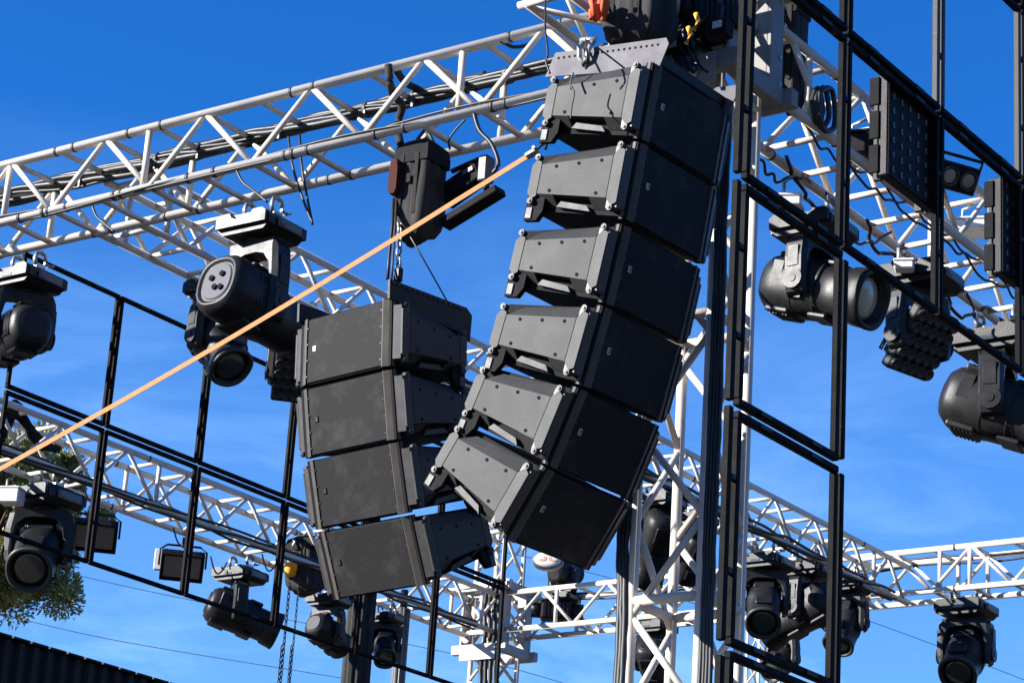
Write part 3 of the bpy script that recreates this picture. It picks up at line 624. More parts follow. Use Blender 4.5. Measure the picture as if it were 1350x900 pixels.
# ------------------------------------------------------------------ stage lights
FM = {}
def superring(rx, rz, u, n=40, e=2.6):
    out = []
    for i in range(n):
        a = 2*math.pi*i/n; ca, sa = math.cos(a), math.sin(a); k = (abs(ca)**e+abs(sa)**e)**(-1/e)
        out.append((rx*k*ca, rz*k*sa, -u))
    return out
def fixture_meshes():
    b = MB()                                               # base: eight-sided block
    b.prism([(-.19, 0), (-.245, .045), (-.245, .10), (-.21, .145), (.21, .145), (.245, .10), (.245, .045), (.19, 0)], -.20, .20, 'xz')
    b.tube((0, 0, -.03), (0, 0, .01), .10, 24)
    b.box((0, 0, .155), (.34, .30, .03), None, .008)
    FM['base'] = b.mesh('base')
    h = MB()                                               # moulded grips with a finger hole on the two long faces
    for s in (1,):
        h.prism([(-.235, .045), (-.235, .125), (-.20, .15), (-.11, .15), (-.09, .115), (-.05, .098), (.05, .098), (.09, .115), (.11, .15), (.20, .15), (.235, .125), (.235, .045)], s*.204, s*.236, 'xz')
    FM['carry_grip'] = h.mesh('carry_grip')
    c = MB()
    for s in (1,):
        c.box((s*.26, .02, .075), (.02, .26, .07), None, .006); c.box((s*.272, -.07, .075), (.012, .06, .045), None, .004)
    FM['connector_panel'] = c.mesh('connector_panel')
    k = MB()
    for x in (0,):
        k.box((x, 0, .185), (.045, .10, .03), None, .004)
        k.path([(x, -.045, .20), (x, -.062, .25), (x, -.04, .30), (x, 0, .318), (x, .04, .30), (x, .058, .26)], .018, 8)
        k.tube((x, .05, .24), (x, .12, .23), .012, 8); k.tube((x-.04, .12, .23), (x+.04, .12, .23), .008, 6)
    FM['hook_clamp'] = k.mesh('hook_clamp')
    y = MB()                                               # yoke
    outer = [(-.20, -.02), (-.255, -.07), (-.275, -.2), (-.275, -.38), (-.25, -.46), (-.225, -.475), (-.195, -.45), (-.19, -.36), (-.195, -.25), (-.175, -.16), (-.12, -.105), (-.05, -.09), (.05, -.09), (.12, -.105), (.175, -.16), (.195, -.25), (.19, -.36), (.195, -.45), (.225, -.475), (.25, -.46), (.275, -.38), (.275, -.2), (.255, -.07), (.20, -.02)]
    def bev(sc): return [(p[0], p[1]) for p in outer]
    r0 = []
    def ring(yv, ins):
        cx = []
        for (a, z) in outer:
            t_ = 1-ins*.045/.275*(1 if abs(a) > .2 else -.6); cx.append((a*t_, yv*(1.0 if z > -.3 else 1.-.0), z))
        return cx
    y.loft([ring(-.085, 1), ring(-.065, 0), ring(.065, 0), ring(.085, 1)], None, False)
    for s in (-1, 1):
        y.tube((s*.272, 0, -.37), (s*.284, 0, -.37), .075, 20); y.tube((s*.284, 0, -.37), (s*.290, 0, -.37), .03, 12)
        y.box((s*.276, 0, -.20), (.010, .09, .16), None, .004)
    FM['yoke'] = y.mesh('yoke')
    dp = MB(); dp.box((.02, -.238, .062), (.11, .006, .022), None, .002); FM['display'] = dp.mesh('display')
    def head(sections, e=2.6):
        m = MB(); m.loft([superring(rx, rz, u, e=e) for u, rx, rz in sections]); return m
    hd = head([(-.31, .09, .09), (-.305, .13, .13), (-.27, .165, .165), (-.20, .18, .19), (-.06, .182, .20), (.08, .182, .20), (.10, .172, .19), (.28, .165, .175), (.30, .175, .18), (.36, .18, .185), (.375, .175, .18), (.36, .155, .158), (.335, .15, .152)])
    hd.tube((-.20, 0, 0), (.20, 0, 0), .07, 18)
    for s in (-1, 1):
        hd.box((0, s*.195, .13), (.22, .03, .16), None, .012); hd.box((0, s*.19, -.20), (.18, .03, .14), None, .012)
        for q in range(5): hd.box((s*.172, 0, .10+q*.028), (.02, .20, .010))
    for u_, r_ in ((-.062, .205), (.20, .182), (.285, .176)): hd.loft([superring(r_*.93, r_*1.015, u_-.005), superring(r_*.93, r_*1.015, u_+.005)], None, False, False)
    hd.box((0, -.208, .02), (.10, .012, .05), None, .004)
    FM['head_spot'] = hd.mesh('head')
    lg = MB(); lg.loft([superring(.15, .15, .337, e=2), superring(.11, .11, .352, e=2), superring(.06, .06, .36, e=2), superring(.01, .01, .363, e=2)]); FM['lens_spot'] = lg.mesh('lens')
    lr = MB(); 
    lr.loft([superring(.185, .188, .350, e=2.3), superring(.188, .192, .372, e=2.3), superring(.168, .17, .386, e=2.2), superring(.156, .156, .37, e=2.1), superring(.156, .156, .352, e=2.1)], None, True, False); FM['ring_spot'] = lr.mesh('lens_ring')
    rp_ = MB(); rp_.loft([superring(.115, .115, -.313, e=2.4), superring(.105, .105, -.318, e=2.4)], None, False); FM['rear_spot'] = rp_.mesh('rear_panel')
    # long nosed beam head
    hb_ = head([(-.36, .10, .11), (-.35, .16, .16), (-.30, .195, .20), (-.22, .205, .215), (-.05, .205, .215), (.10, .195, .21), (.16, .17, .185), (.34, .165, .18), (.37, .19, .20), (.50, .205, .212), (.515, .20, .206), (.49, .172, .176), (.44, .165, .168)])
    hb_.tube((-.21, 0, 0), (.21, 0, 0), .075, 18)
    for s in (-1, 1):
        hb_.box((0, s*.20, .17), (.26, .045, .20), None, .015); hb_.box((0, s*.195, -.16), (.22, .04, .16), None, .012)
        hb_.box((s*.19, .05, .20), (.03, .18, .10), None, .008)
    for u_, r_ in ((-.05, .217), (.13, .20), (.33, .178)): hb_.loft([superring(r_*.965, r_*1.01, u_-.006), superring(r_*.965, r_*1.01, u_+.006)], None, False, False)
    for s in (-1, 1):
        for q in range(6): hb_.box((0, s*.225, .09+q*.028), (.20, .012, .010))
        hb_.box((s*.205, -.06, -.02), (.012, .12, .08), None, .004)
    FM['head_beam'] = hb_.mesh('head')
    lg = MB(); lg.loft([superring(.166, .168, .442, e=2), superring(.12, .12, .462, e=2), superring(.06, .06, .472, e=2), superring(.01, .01, .475, e=2)]); FM['lens_beam'] = lg.mesh('lens')
    lr = MB(); lr.loft([superring(.21, .216, .485, e=2.3), superring(.212, .218, .512, e=2.3), superring(.19, .194, .522, e=2.2), superring(.172, .174, .50, e=2.1)], None, True, False); FM['ring_beam'] = lr.mesh('lens_ring')
    rp_ = MB(); rp_.loft([superring(.125, .125, -.363, e=2.4), superring(.115, .115, -.37, e=2.4)], None, False); FM['rear_beam'] = rp_.mesh('rear_panel')
    # tilted-away head with open, deep rear tub
    ht = head([(-.385, .150, .155), (-.395, .160, .165), (-.405, .172, .178), (-.40, .188, .195), (-.35, .218, .226), (-.30, .225, .235), (-.05, .225, .235), (.10, .21, .22), (.20, .185, .20), (.34, .175, .19), (.36, .185, .19), (.42, .18, .185)])
    ht.tube((-.22, 0, 0), (.22, 0, 0), .075, 18)
    for s in (-1, 1):
        ht.box((0, s*.225, .10), (.28, .04, .20), None, .012)
        for q in range(6): ht.box((s*.215, 0, .02+q*.03), (.02, .22, .012))
    FM['head_tub'] = ht.mesh('head')
    rp_ = MB(); rp_.loft([superring(.140, .145, -.388, e=2.4), superring(.132, .137, -.396, e=2.4)], None, False); FM['rear_tub'] = rp_.mesh('rear_panel')
    FM['socket'] = MB().tube((0, 0, .394), (0, 0, .412), .022, 14).mesh('socket')
    # matrix head: 5 x 5 cells on a square tray
    mt = MB(); mt.box((0, 0, -.02), (.42, .50, .09), None, .02); mt.box((0, 0, .05), (.34, .36, .08), None, .02)
    for q in range(9): mt.box((-.2+q*.05, 0, .095), (.012, .34, .03))
    mt.tube((-.21, 0, 0), (.21, 0, 0), .05, 14)
    FM['head_matrix'] = mt.mesh('head')
    cl = MB(); n_ = 16
    rg = lambda r, z: [(r*math.cos(2*math.pi*i/n_), r*math.sin(2*math.pi*i/n_), z) for i in range(n_)]
    cl.loft([rg(.044, 0), rg(.044, -.022), rg(.036, -.030), rg(.030, -.018), rg(.012, -.010), rg(.002, -.008)]); FM['cell'] = cl.mesh('lens_cell')
fixture_meshes()
FMAT = dict(display='lens', base='plastic', carry_grip='plastic', connector_panel='plastic_grey', hook_clamp='zinc', yoke='plastic', head_spot='plastic', head_beam='plastic', head_tub='plastic', head_matrix='plastic', lens_spot='lens', lens_beam='lens_pale', ring_spot='lens_ring', ring_beam='plastic', rear_spot='plastic', rear_beam='plastic', rear_tub='rear_grey', socket='hole', cell='lens_ring')
for k_, me in FM.items(): me.materials.append(M[FMAT[k_]])
def moving_head(label, p, d, style='spot', s=1., yaw=0., drop=1., group='moving head lamps hung on the trusses', flip=False, clamps=True):
    """p: middle of the base's lower face; d: direction the lens points"""
    t = thing('moving_head', label, 'stage light', group=group, mtx=Matrix.Translation(p) @ Matrix.Rotation(math.pi if flip else 0, 4, 'X') @ Matrix.Scale(s, 4))
    if flip: d = V((d.x, -d.y, -d.z))
    Rb = Matrix.Rotation(yaw, 4, 'Z')
    B = link('base', FM['base'], None, t, Rb); HT = (Matrix.Identity(4), Matrix.Rotation(math.pi, 4, 'Z'))
    links('carry_grip', FM['carry_grip'], None, B, HT); links('connector_panel', FM['connector_panel'], None, B, HT); link('display', FM['display'], None, B)
    if clamps: links('hook_clamp', FM['hook_clamp'], None, B, [(-.13, 0, 0), (.13, 0, 0)])
    pan = math.atan2(-d.x, d.y); tilt = math.atan2(math.hypot(d.x, d.y), -d.z)
    Rp = Matrix.Rotation(pan, 4, 'Z'); link('yoke', FM['yoke'], None, t, Rp @ Matrix.Scale(drop, 4, (0, 0, 1)))
    H = link('head', FM['head_'+style], None, t, Rp @ Matrix.Translation((0, 0, -.37*drop)) @ Matrix.Rotation(tilt, 4, 'X'))
    if style == 'matrix':
        for i in range(5):
            for j in range(5): link('lens_cell', FM['cell'], None, H, Matrix.Translation(((i-2)*.083, (j-2)*.095, -.066)))
    elif style == 'tub':
        r = link('rear_panel', FM['rear_tub'], None, H); links('socket', FM['socket'], None, H, [(-.05, .03, 0), (.05, .05, 0), (0, -.05, 0), (.06, -.06, 0)])
    else:
        link('lens', FM['lens_'+style], None, H); link('lens_ring', FM['ring_'+style], None, H); link('rear_panel', FM['rear_'+style], None, H)
    return t
G_L, G_A, G_R, G_C = 'moving heads on the front truss', 'moving heads on the lower left truss', 'moving heads on the right hand truss', 'moving heads in the lamp cluster'
MH = moving_head
MH('large black moving head on the front truss with sockets on its rear', on(343, 318, 1, 13.15), dirn(.60, -.44, .67), 'tub', 1.04, drop=1.36, group=G_L)
MH('black moving head cut by the left edge, hung from the front truss', on(33, 384, 1, 13.15), dirn(-.55, -.25, .8), 'spot', 1.0, group=G_L)
MH('smaller black moving head peeping out below the large one, lens turned down right', on(291, 398, 0, -13.85), dirn(.42, -.55, -.70), 'spot', 1.0, group=G_L)
MH('matrix lamp of round cells at the left edge of the four-box array', on(392, 476, 0, -13.85)+V((0, 0, .22)), dirn(.15, -.12, -.98), 'matrix', .95, group='matrix wash lamps')
MH('moving head with big greenish lens facing us in front of the pine', on(58, 670, 0, -20.07), dirn(-.02, -.28, -.95), 'spot', 1.38, group=G_A)
MH('moving head seen side on below the lower rail, rounded back to the left', on(316, 768, 0, -20.07), dirn(.88, -.40, .12), 'beam', 1.05, group=G_A)
MH('small moving head half hidden by the lower rail, left of the dark draped pillar', on(433, 800, 0, -20.07), dirn(.5, -.55, .65), 'spot', .92, group=G_A)
MH('small moving head with its round lens towards us beside the dark draped pillar', on(508, 822, 0, -20.07), dirn(.12, -.45, -.88), 'spot', .80, group=G_A)
MH('moving head behind the front tower, seen between its upper braces', on(868, 672, 0, -13.85), dirn(-.25, -.85, .35), 'beam', .95, group=G_C)
MH('moving head behind the front tower, between its two right hand legs', on(915, 694, 0, -13.85), dirn(-.3, -.8, .4), 'spot', .85, group=G_C)
MH('moving head low behind the front tower, under the heavy rung', on(862, 836, 1, 27.5), dirn(.2, -.8, .5), 'spot', 1.0, group=G_C)
MH('cluster lamp just right of the front tower with its round lens towards us', on(1008, 752, 0, -13.85), dirn(-.10, -.42, -.90), 'spot', 1.08, group=G_C)
MH('bulky cluster lamp with ribbed back, middle of the three beside the front tower', on(1062, 762, 0, -13.85), dirn(-.75, -.50, .42), 'beam', 1.08, group=G_C)
MH('cluster lamp right of the frame post, hung at the end of its truss', on(1116, 782, 0, -13.85), dirn(-.35, -.60, -.70), 'spot', 1.0, group=G_C)
MH('small lamp under the cluster, just above the slanting rail', on(1032, 838, 1, 27.5), dirn(-.55, -.30, -.78), 'spot', .86, group=G_C)
MH('lone moving head hanging from the back truss at lower right against open sky', on(1274, 814, 1, 27.55), dirn(-.38, -.38, -.84), 'spot', 1.26, group='lone moving head')
MH('big moving head left of the frame post with pale lens facing right', on(1073, 318, 0, -8.03)+V((0, 0, .0)), dirn(.74, -.14, -.66), 'beam', 1.0, group=G_R)
MH('square matrix lamp of many round cells tilted down below the right hand truss', on(1212, 384, 0, -8.03), dirn(.46, -.42, -.78), 'matrix', 1.08, group='matrix wash lamps')
MH('big rounded moving head cut by the right edge under the slanting frame rail', on(1316, 470, 0, -8.03), dirn(.84, -.26, -.46), 'beam', 1.22, group=G_R)
# white capped lamp standing above the back truss
wl = at(742, 776, 34.4)
MH('upright moving head on the back truss below the lowest big cabinet, its white cap lit', V((wl.x, wl.y, 9.075+TS+.02)), dirn(.55, -.06, .83), 'spot', .80, group='upright moving head', flip=True, clamps=False)
oc = at(722, 737, 33.6); o = thing('oval_lamp', 'white oval lamp front with orange print just under the lowest big cabinet', 'lamp', mtx=Matrix.Translation(oc) @ (-FW*.9+UP*.45-RT*.1).to_track_quat('Z', 'Y').to_matrix().to_4x4())
rg = lambda k, z: [(k*.20*math.cos(2*math.pi*i/28), k*.12*math.sin(2*math.pi*i/28), z) for i in range(28)]
MB().loft([rg(1.05, -.12), rg(1.06, -.02), rg(1., .0), rg(.96, .002)]).build('cap_rim', M['plastic_grey'], o)
MB().loft([rg(.93, .0), rg(.88, .012), rg(.5, .022)]).build('cap_face', M['white'], o)
for s in (-1, 1):
    mk = MB(); mk.prism([(s*.015, -.02), (s*.05, -.035), (s*.11, -.03), (s*.12, -.01), (s*.06, 0), (s*.04, .03), (s*.015, .03)], .0225, .026, 'xy'); mk.build('printed_mark', M['copper'], o)
hoist_body('dark hoist hanging inside the back truss under the white capped lamp', at(733, 805, 34.2), 1.25, rot=.6)

# square flood lamps
def flood(label, p, d, s=1.):
    t = thing('flood_lamp', label, 'flood lamp', group='square flood lamps', mtx=Matrix.Translation(p) @ Matrix.Scale(s, 4))
    q = d.to_track_quat('Z', 'Y').to_matrix().to_4x4()
    MB().box((0, 0, -.05), (.52, .36, .10), None, .012).build('housing', M['steel_black'], t, q)
    MB().box((0, 0, .004), (.44, .29, .014), None, .003).build('diffuser', M['flood_face'], t, q)
    bd = MB()
    for (a, c_, e, g_) in ((0, .175, .52, .02), (0, -.175, .52, .02)): bd.box((a, c_, .012), (e, g_, .05), None, .004)
    for s_ in (-1, 1): bd.box((s_*.25, 0, .012), (.02, .33, .05), None, .004)
    bd.build('bezel', M['steel_black'], t, q)
    links('cooling_fin', MB().box((0, 0, 0), (.012, .30, .06)).mesh('cooling_fin'), M['plastic'], t, [q @ Matrix.Translation((-.2+k*.05, 0, -.12)) for k in range(9)])
    yk = MB(); yk.path([V((-.28, 0, 0)), V((-.28, 0, .2)), V((-.2, 0, .26)), V((.2, 0, .26)), V((.28, 0, .2)), V((.28, 0, 0))], .014, 6); yk.box((0, 0, .3), (.06, .06, .12), None, .006)
    yaw = math.atan2(-d.x, d.y); yk.build('bracket', M['steel_black'], t, Matrix.Rotation(yaw, 4, 'Z'))
    gb = MB().box((-.30, .03, .08), (.09, .07, .26), None, .008).build('driver_box', M['white'], t, Matrix.Rotation(math.atan2(FW.x*-1, FW.y), 4, 'Z'))
    return t
flood('square flood lamp with brownish face behind the leftmost full frame post', on(124, 707, 0, -20.0), dirn(.08, -.42, -.9))
flood('square flood lamp with greyer face behind the next frame post, further along the truss', on(240, 747, 0, -20.0), dirn(.08, -.42, -.9), .98)

# perforated lamp panels in the right frame wall
def lamp_panel(label, c, w_, h, rotz=0.):
    t = thing('grid_blinder', label, 'stage light', group='perforated lamp panels', mtx=Matrix.Translation(c) @ Matrix.Rotation(rotz, 4, 'Z'))
    MB().box((0, 0, 0), (.06, w_, h), None, .008).build('tray', M['steel_black'], t)
    f = MB().box((.034, 0, 0), (.008, w_-.004, h-.004), None, .003).build('face_plate', M['face'], t)
    nx, nz_ = 6, 7
    nm_ = MB().prism([(-.010, .018), (.012, .018), (-.002, .004), (.012, -.010), (-.004, -.018), (-.012, -.002)], .039, .046, 'yz').mesh('lens_nib')
    links('lens_nib', nm_, M['nib'], f, [(0, -w_/2+w_*(i+.5)/nx, -h/2+h*(j+.5)/nz_) for i in range(nx) for j in range(nz_)])
    links('mounting_bracket', MB().box((0, 0, 0), (.05, .03, h*1.02), None, .004).mesh('mounting_bracket'), M['rail'], t, [(-.05, q*w_*.42, 0) for q in (-1, 1)])
    links('side_tab', MB().box((0, 0, 0), (.04, .04, .15), None, .006).mesh('side_tab'), M['alu_white'], t, [(-.02, w_/2+.022, z*h) for z in (.33, -.05, -.38)])
    links('side_block', MB().box((0, 0, 0), (.06, .016, h*.27), None, .003).mesh('side_block'), M['cab'], t, [(-.05, -w_/2-.004, z*h) for z in (.33, .0, -.33)])
    return t
M['face'] = mat('panel_face', (.010, .0095, .010), .6, 0, .2, 6., .1, dirt=(.022, .02, .019), dirt_amt=.5, spec=.08)
M['nib'] = mat('nib_grey', (.09, .085, .08), .4, 0, .2, 10.)
pc = sum((on(x, y, 0, -5.87) for x, y in ((1173, 107), (1233, 148), (1218, 270), (1158, 233))), V((0, 0, 0)))/4
lamp_panel('perforated black lamp panel hung in the frame wall, wholly in view', pc, .60, .62)
pc2 = on(1342, 318, 0, -5.87)
lamp_panel('perforated black lamp panel cut by the right edge', pc2, .60, .62)

# audience blinder with two lenses
bl = thing('twin_blinder', 'black twin lens blinder beside the perforated lamp panel', 'stage light', mtx=Matrix.Translation(on(1263, 235, 0, -7.6)) @ (dirn(.35, -.25, -.9)).to_track_quat('Z', 'Y').to_matrix().to_4x4())
MB().box((0, 0, -.07), (.36, .21, .16), None, .01).build('housing', M['steel_black'], bl)
for s in (-1, 1):
    q = MB(); n_ = 22; rg = lambda r, z: [(s*.085+r*math.cos(2*math.pi*i/n_), r*math.sin(2*math.pi*i/n_), z) for i in range(n_)]
    q.loft([rg(.076, .0), rg(.078, .03), rg(.068, .032), rg(.066, .012)]); rr = q.build('lens_rim', M['lens_ring'], bl)
    q = MB(); q.loft([rg(.064, .012), rg(.05, .02), rg(.02, .026)]); q.build('lens', M['blind'], rr)
br = MB(); br.path([V((-.2, 0, -.05)), V((-.2, .16, -.05)), V((.2, .16, -.05)), V((.2, 0, -.05))], .014, 6); br.build('bracket', M['steel_black'], bl)

# small pale boxes and black drivers along the right hand truss
def clamp_box(label, p, size, m='white', rot=.4):
    t = thing('junction_box', label, 'junction box', mtx=Matrix.Translation(p) @ Matrix.Rotation(rot, 4, 'Z'))
    MB().box((0, 0, 0), size, None, .012).build('box_body', M[m], t)
    MB().box((0, 0, size[2]/2+.012), (size[0]*1.05, size[1]*1.05, .02), None, .006).build('lid', M[m], t)
    h = MB(); h.path([V((-size[0]*.3, 0, size[2]/2)), V((-size[0]*.3, 0, size[2]/2+.12)), V((0, 0, size[2]/2+.16))], .014, 6); h.build('clamp', M['zinc'], t)
    return t
clamp_box('pale box with black underside at the frame wall by the right edge panel', on(1283, 302, 0, -7.9), (.28, .22, .09))
clamp_box('pale box on the right hand truss left of the matrix lamp clamp', on(1192, 352, 0, -8.0), (.15, .12, .06))
clamp_box('dark driver box hung behind the left edge of the perforated panel', on(1142, 197, 0, -7.75), (.36, .28, .16), 'steel_black', .2)
clamp_box('pale box above the big pale-lens moving head', on(1042, 268, 0, -8.0), (.16, .12, .07))
clamp_box('white control box on the base of the left edge lamp by the lower truss', on(15, 655, 0, -20.1), (.24, .2, .16))

# ------------------------------------------------------------------ cables
def cable(name, label, pts, r=.012, n=6, m='cable', cat='cable', group=None, wig=0., seed=1):
    rnd = random.Random(seed); P = [V(p) for p in pts]; out = []
    for i in range(len(P)-1):                               # Catmull-Rom
        p0, p1, p2, p3 = P[max(0, i-1)], P[i], P[i+1], P[min(len(P)-1, i+2)]
        for k in range(8):
            t = k/8; out.append(.5*((2*p1)+(p2-p0)*t+(2*p0-5*p1+4*p2-p3)*t*t+(3*p1-p0-3*p2+p3)*t**3)+V((rnd.uniform(-1, 1), rnd.uniform(-1, 1), rnd.uniform(-1, 1)))*wig)
    out.append(P[-1]); b = MB()
    b.path(out, r, n); o = b.build(name, M[m]); tag(o, label, cat, group); return o
ytop = 13.41
lo = thing('cable_loom', 'thick black cable loom tied along the rear upper chord of the front truss', 'cable loom', (-15, ytop, ZM+TS))
rnd = random.Random(5); b0 = V(lo.location)
for k in range(9):
    pts = []
    for i in range(0, 52):
        x = -20+i*.235; ang = k*.8+i*.35
        pts.append(V((x, ytop+.045*math.cos(ang)+rnd.uniform(-.012, .012), ZM+TS+.045*math.sin(ang)+.015*math.sin(x*2.1+k)+rnd.uniform(-.012, .012)))-b0)
    bb = MB(); bb.path(smooth(pts, 4), .014+.006*(k % 3), 6); bb.build('cable_strand', M['cable'], lo)
tbm = MB().tube((0, 0, 0), (.04, 0, 0), .064, 12).box((.03, -.05, -.06), (.02, .02, .07)).mesh('cable_tie')
links('cable_tie', tbm, M['tape'], lo, [(-19.5+i*.72+.13*(i % 3)-b0.x, 0, 0) for i in range(16)])
lo2 = thing('cable_loom', 'black cables along the upper chord of the lower left truss', 'cable loom', (-19.8, 20, 9.5)); b0 = V(lo2.location)
for k in range(4):
    pts = [V((-19.81+.04*math.cos(k*1.6+i*.5), 13.5+i*.55, 9.028+.05*math.sin(k*1.6+i*.5)+rnd.uniform(-.02, .02)))-b0 for i in range(25)]
    bb = MB(); bb.path(smooth(pts, 4), .016, 6); bb.build('cable_strand', M['cable'], lo2)
lo3 = thing('cable_loom', 'black cables bundled on the truss between the speaker arrays and the lamp cluster', 'cable loom', (-13.62, 20, 8.95)); b0 = V(lo3.location)
for k in range(4):
    pts = [V((-13.62+.05*math.cos(k*1.6+i*.5), 17.5+i*.39, 8.935+.06*math.sin(k*1.6+i*.5)+rnd.uniform(-.02, .02)))-b0 for i in range(25)]
    bb = MB(); bb.path(smooth(pts, 4), .018, 6); bb.build('cable_strand', M['cable'], lo3)
lo4 = thing('cable_loom', 'tangled black cables hanging along the right hand truss', 'cable loom', (-8.0, 16, 8.9)); b0 = V(lo4.location)
for k in range(9):
    y0 = 13.8+k*.62; sg = .12+.2*rnd.random()
    pts = [V((-8.28+.1*rnd.random(), y0+f*1.0+rnd.uniform(-.05, .05), 8.84-sg*math.sin(math.pi*f)+rnd.uniform(-.03, .03)))-b0 for f in [i/12 for i in range(13)]]
    bb = MB(); bb.path(smooth(pts, 4), .011+.004*(k % 2), 6); bb.build('cable_strand', M['cable'], lo4)
    pts = [V((-7.79, y0+f*1.2, 8.84-.6*sg*math.sin(math.pi*f)+rnd.uniform(-.03, .03)))-b0 for f in [i/10 for i in range(11)]]
    bb = MB(); bb.path(smooth(pts, 4), .010, 6); bb.build('cable_strand', M['cable'], lo4)
G = 'loose cables hanging from the front truss'
Y0 = 12.86
cable('drop_cable', 'black drop cable to the right corner of the large moving head, left of a pair', [on(380, 178, 1, 13.41), on(385, 215, 1, 13.3), on(395, 250, 1, 13.3), on(411, 293, 1, 13.3)], .010, group=G)
cable('drop_cable', 'black drop cable to the right corner of the large moving head, right of a pair', [on(395, 178, 1, 13.41), on(398, 220, 1, 13.3), on(404, 255, 1, 13.3), on(412, 296, 1, 13.3)], .010, group=G)
cable('drop_cable', 'black cable looping down from the lower chord left of the orange strap end', [on(625, 150, 1, Y0), on(632, 172, 1, Y0), on(648, 190, 1, Y0), on(657, 215, 1, Y0), on(650, 228, 1, Y0)], .016, group=G)
cable('drop_cable', 'thin cable looping between the chords above the double bar strobe', [on(613, 158, 1, 13.1), on(600, 172, 1, 13.1), on(592, 185, 1, 13.1), on(593, 197, 1, 13.1)], .008, group=G)
cable('drop_cable', 'black cable curling from the lower chord over the large moving head', [on(312, 225, 1, Y0), on(320, 240, 1, Y0), on(335, 252, 1, Y0), on(352, 266, 1, Y0)], .010, group=G)
cable('drop_cable', 'black cable curling from the lower chord near the left edge', [on(122, 272, 1, Y0), on(127, 285, 1, Y0), on(138, 295, 1, Y0), on(150, 305, 1, Y0)], .010, group=G)
cable('drape_strip', 'black cloth strip draped over the front truss above the tall chain bag', [on(512, 86, 1, 12.85), on(514, 108, 1, 12.87), on(518, 125, 1, 13.0), on(530, 140, 1, 13.1), on(524, 165, 1, 13.15), on(528, 190, 1, 13.15)], .03, 8, 'fabric', 'cloth')
cable('drape_strip', 'black cloth strip sagging behind the truss braces above the tall chain bag', [on(519, 85, 1, 12.88), on(530, 104, 1, 13.1), on(545, 115, 1, 13.35), on(575, 122, 1, 13.42), on(610, 108, 1, 13.42), on(640, 98, 1, 13.42)], .028, 8, 'fabric', 'cloth')
cable('drop_cable', 'thin black cable drawn across the upper face of the top big cabinet', [on(756, 96, 1, 11.33), on(752, 112, 1, 11.33), on(757, 122, 1, 11.325), on(754, 140, 1, 11.325), on(752, 157, 1, 11.325)], .005, group='cables at the big array')
cable('drop_cable', 'black cable hanging in front of the holed flybar from the truss stub', [on(719, 0, 1, 11.6), on(719, 38, 1, 11.4), on(722, 70, 1, 11.34), on(720, 82, 1, 11.34), on(725, 97, 1, 11.34)], .007, group='cables at the big array')
cable('drop_cable', 'thin black cable over the middle of the holed flybar', [on(772, 52, 1, 11.6), on(774, 70, 1, 11.34), on(772, 92, 1, 11.34)], .006, group='cables at the big array')
cable('drop_cable', 'black cable slung under the upper chord near the big array', [on(660, 54, 1, 12.87), on(676, 62, 1, 12.95), on(694, 60, 1, 12.95), on(708, 52, 1, 12.93), on(720, 38, 1, 12.88)], .013, group='cables at the big array')
for k in range(5):
    x = 880+k*9
    cable('corner_cable', ['kinked', 'looped', 'bent', 'slack', 'taut'][k]+' black cable in the gap between the flybar and the front tower', [on(x+14, -8, 1, 12.6), on(x+4+3*k, 20, 1, 12.6), on(x-4, 45, 1, 12.55), on(x+6, 70+4*k, 1, 12.5), on(x+16, 95, 1, 12.45)], .02-.002*k, 7, group='cables at the tower corner', wig=.006, seed=k)
for k in range(3):
    c0 = on(1078+3*k, 140+3*k, 0, -7.7); rr = .075+.02*k
    cable('cable_coil', ['innermost', 'middle', 'outermost'][k]+' turn of the black cable coil hung behind the tower sleeve', [c0+V((.02*k, rr*math.cos(a), rr*1.5*math.sin(a)-.02*math.sin(3*a+k))) for a in [i*math.pi/6 for i in range(13)]], .02, 7, group='cable coil')
for k in range(4):
    cable('riser_cable', ['leftmost', 'left middle', 'right middle', 'rightmost'][k]+' of four black riser cables beside the double post by the tower', [V((TX1+.07+.024*k, 12.80, 8.6)), V((TX1+.08+.022*k, 12.78, 7.6)), V((TX1+.07+.024*k, 12.80, 6.6)), V((TX1+.078+.022*k, 12.79, 5.6)), V((TX1+.07+.024*k, 12.80, 4.6)), V((TX1+.075+.023*k, 12.79, 2.0))], .015, 7, group='riser cables beside the tower', wig=.004, seed=k)
lo5 = thing('cable_loom', 'thin black cables along the lower rear chord of the back truss', 'cable loom', (-12, 27.81, 9.08)); b0 = V(lo5.location)
for k in range(3):
    pts = [V((-19+i*.9, 27.81+.05*math.cos(k*2+i*.7), 9.60+.05*math.sin(k*2+i*.7)-.03*(i % 2)))-b0 for i in range(26)]
    bb = MB(); bb.path(smooth(pts, 4), .014, 6); bb.build('cable_strand', M['cable'], lo5)
lo6 = thing('cable_loom', 'thin black cables running along the front chords of the front truss', 'cable loom', (-14, 12.89, 8.93)); b0 = V(lo6.location)
for k in range(2):
    pts = [V((-16+i*.34, 12.865+.02*math.cos(k*2+i*.9), 8.93+.036*math.sin(k*2+i*.45)))-b0 for i in range(22)]
    bb = MB(); bb.path(smooth(pts, 4), .009, 6); bb.build('cable_strand', M['cable'], lo6)
links('cable_tie', MB().tube((0, 0, 0), (.03, 0, 0), .043, 12).mesh('cable_tie'), M['tape'], lo6, [(-2+.61*i+.17*(i % 3), 0, 0) for i in range(12)])
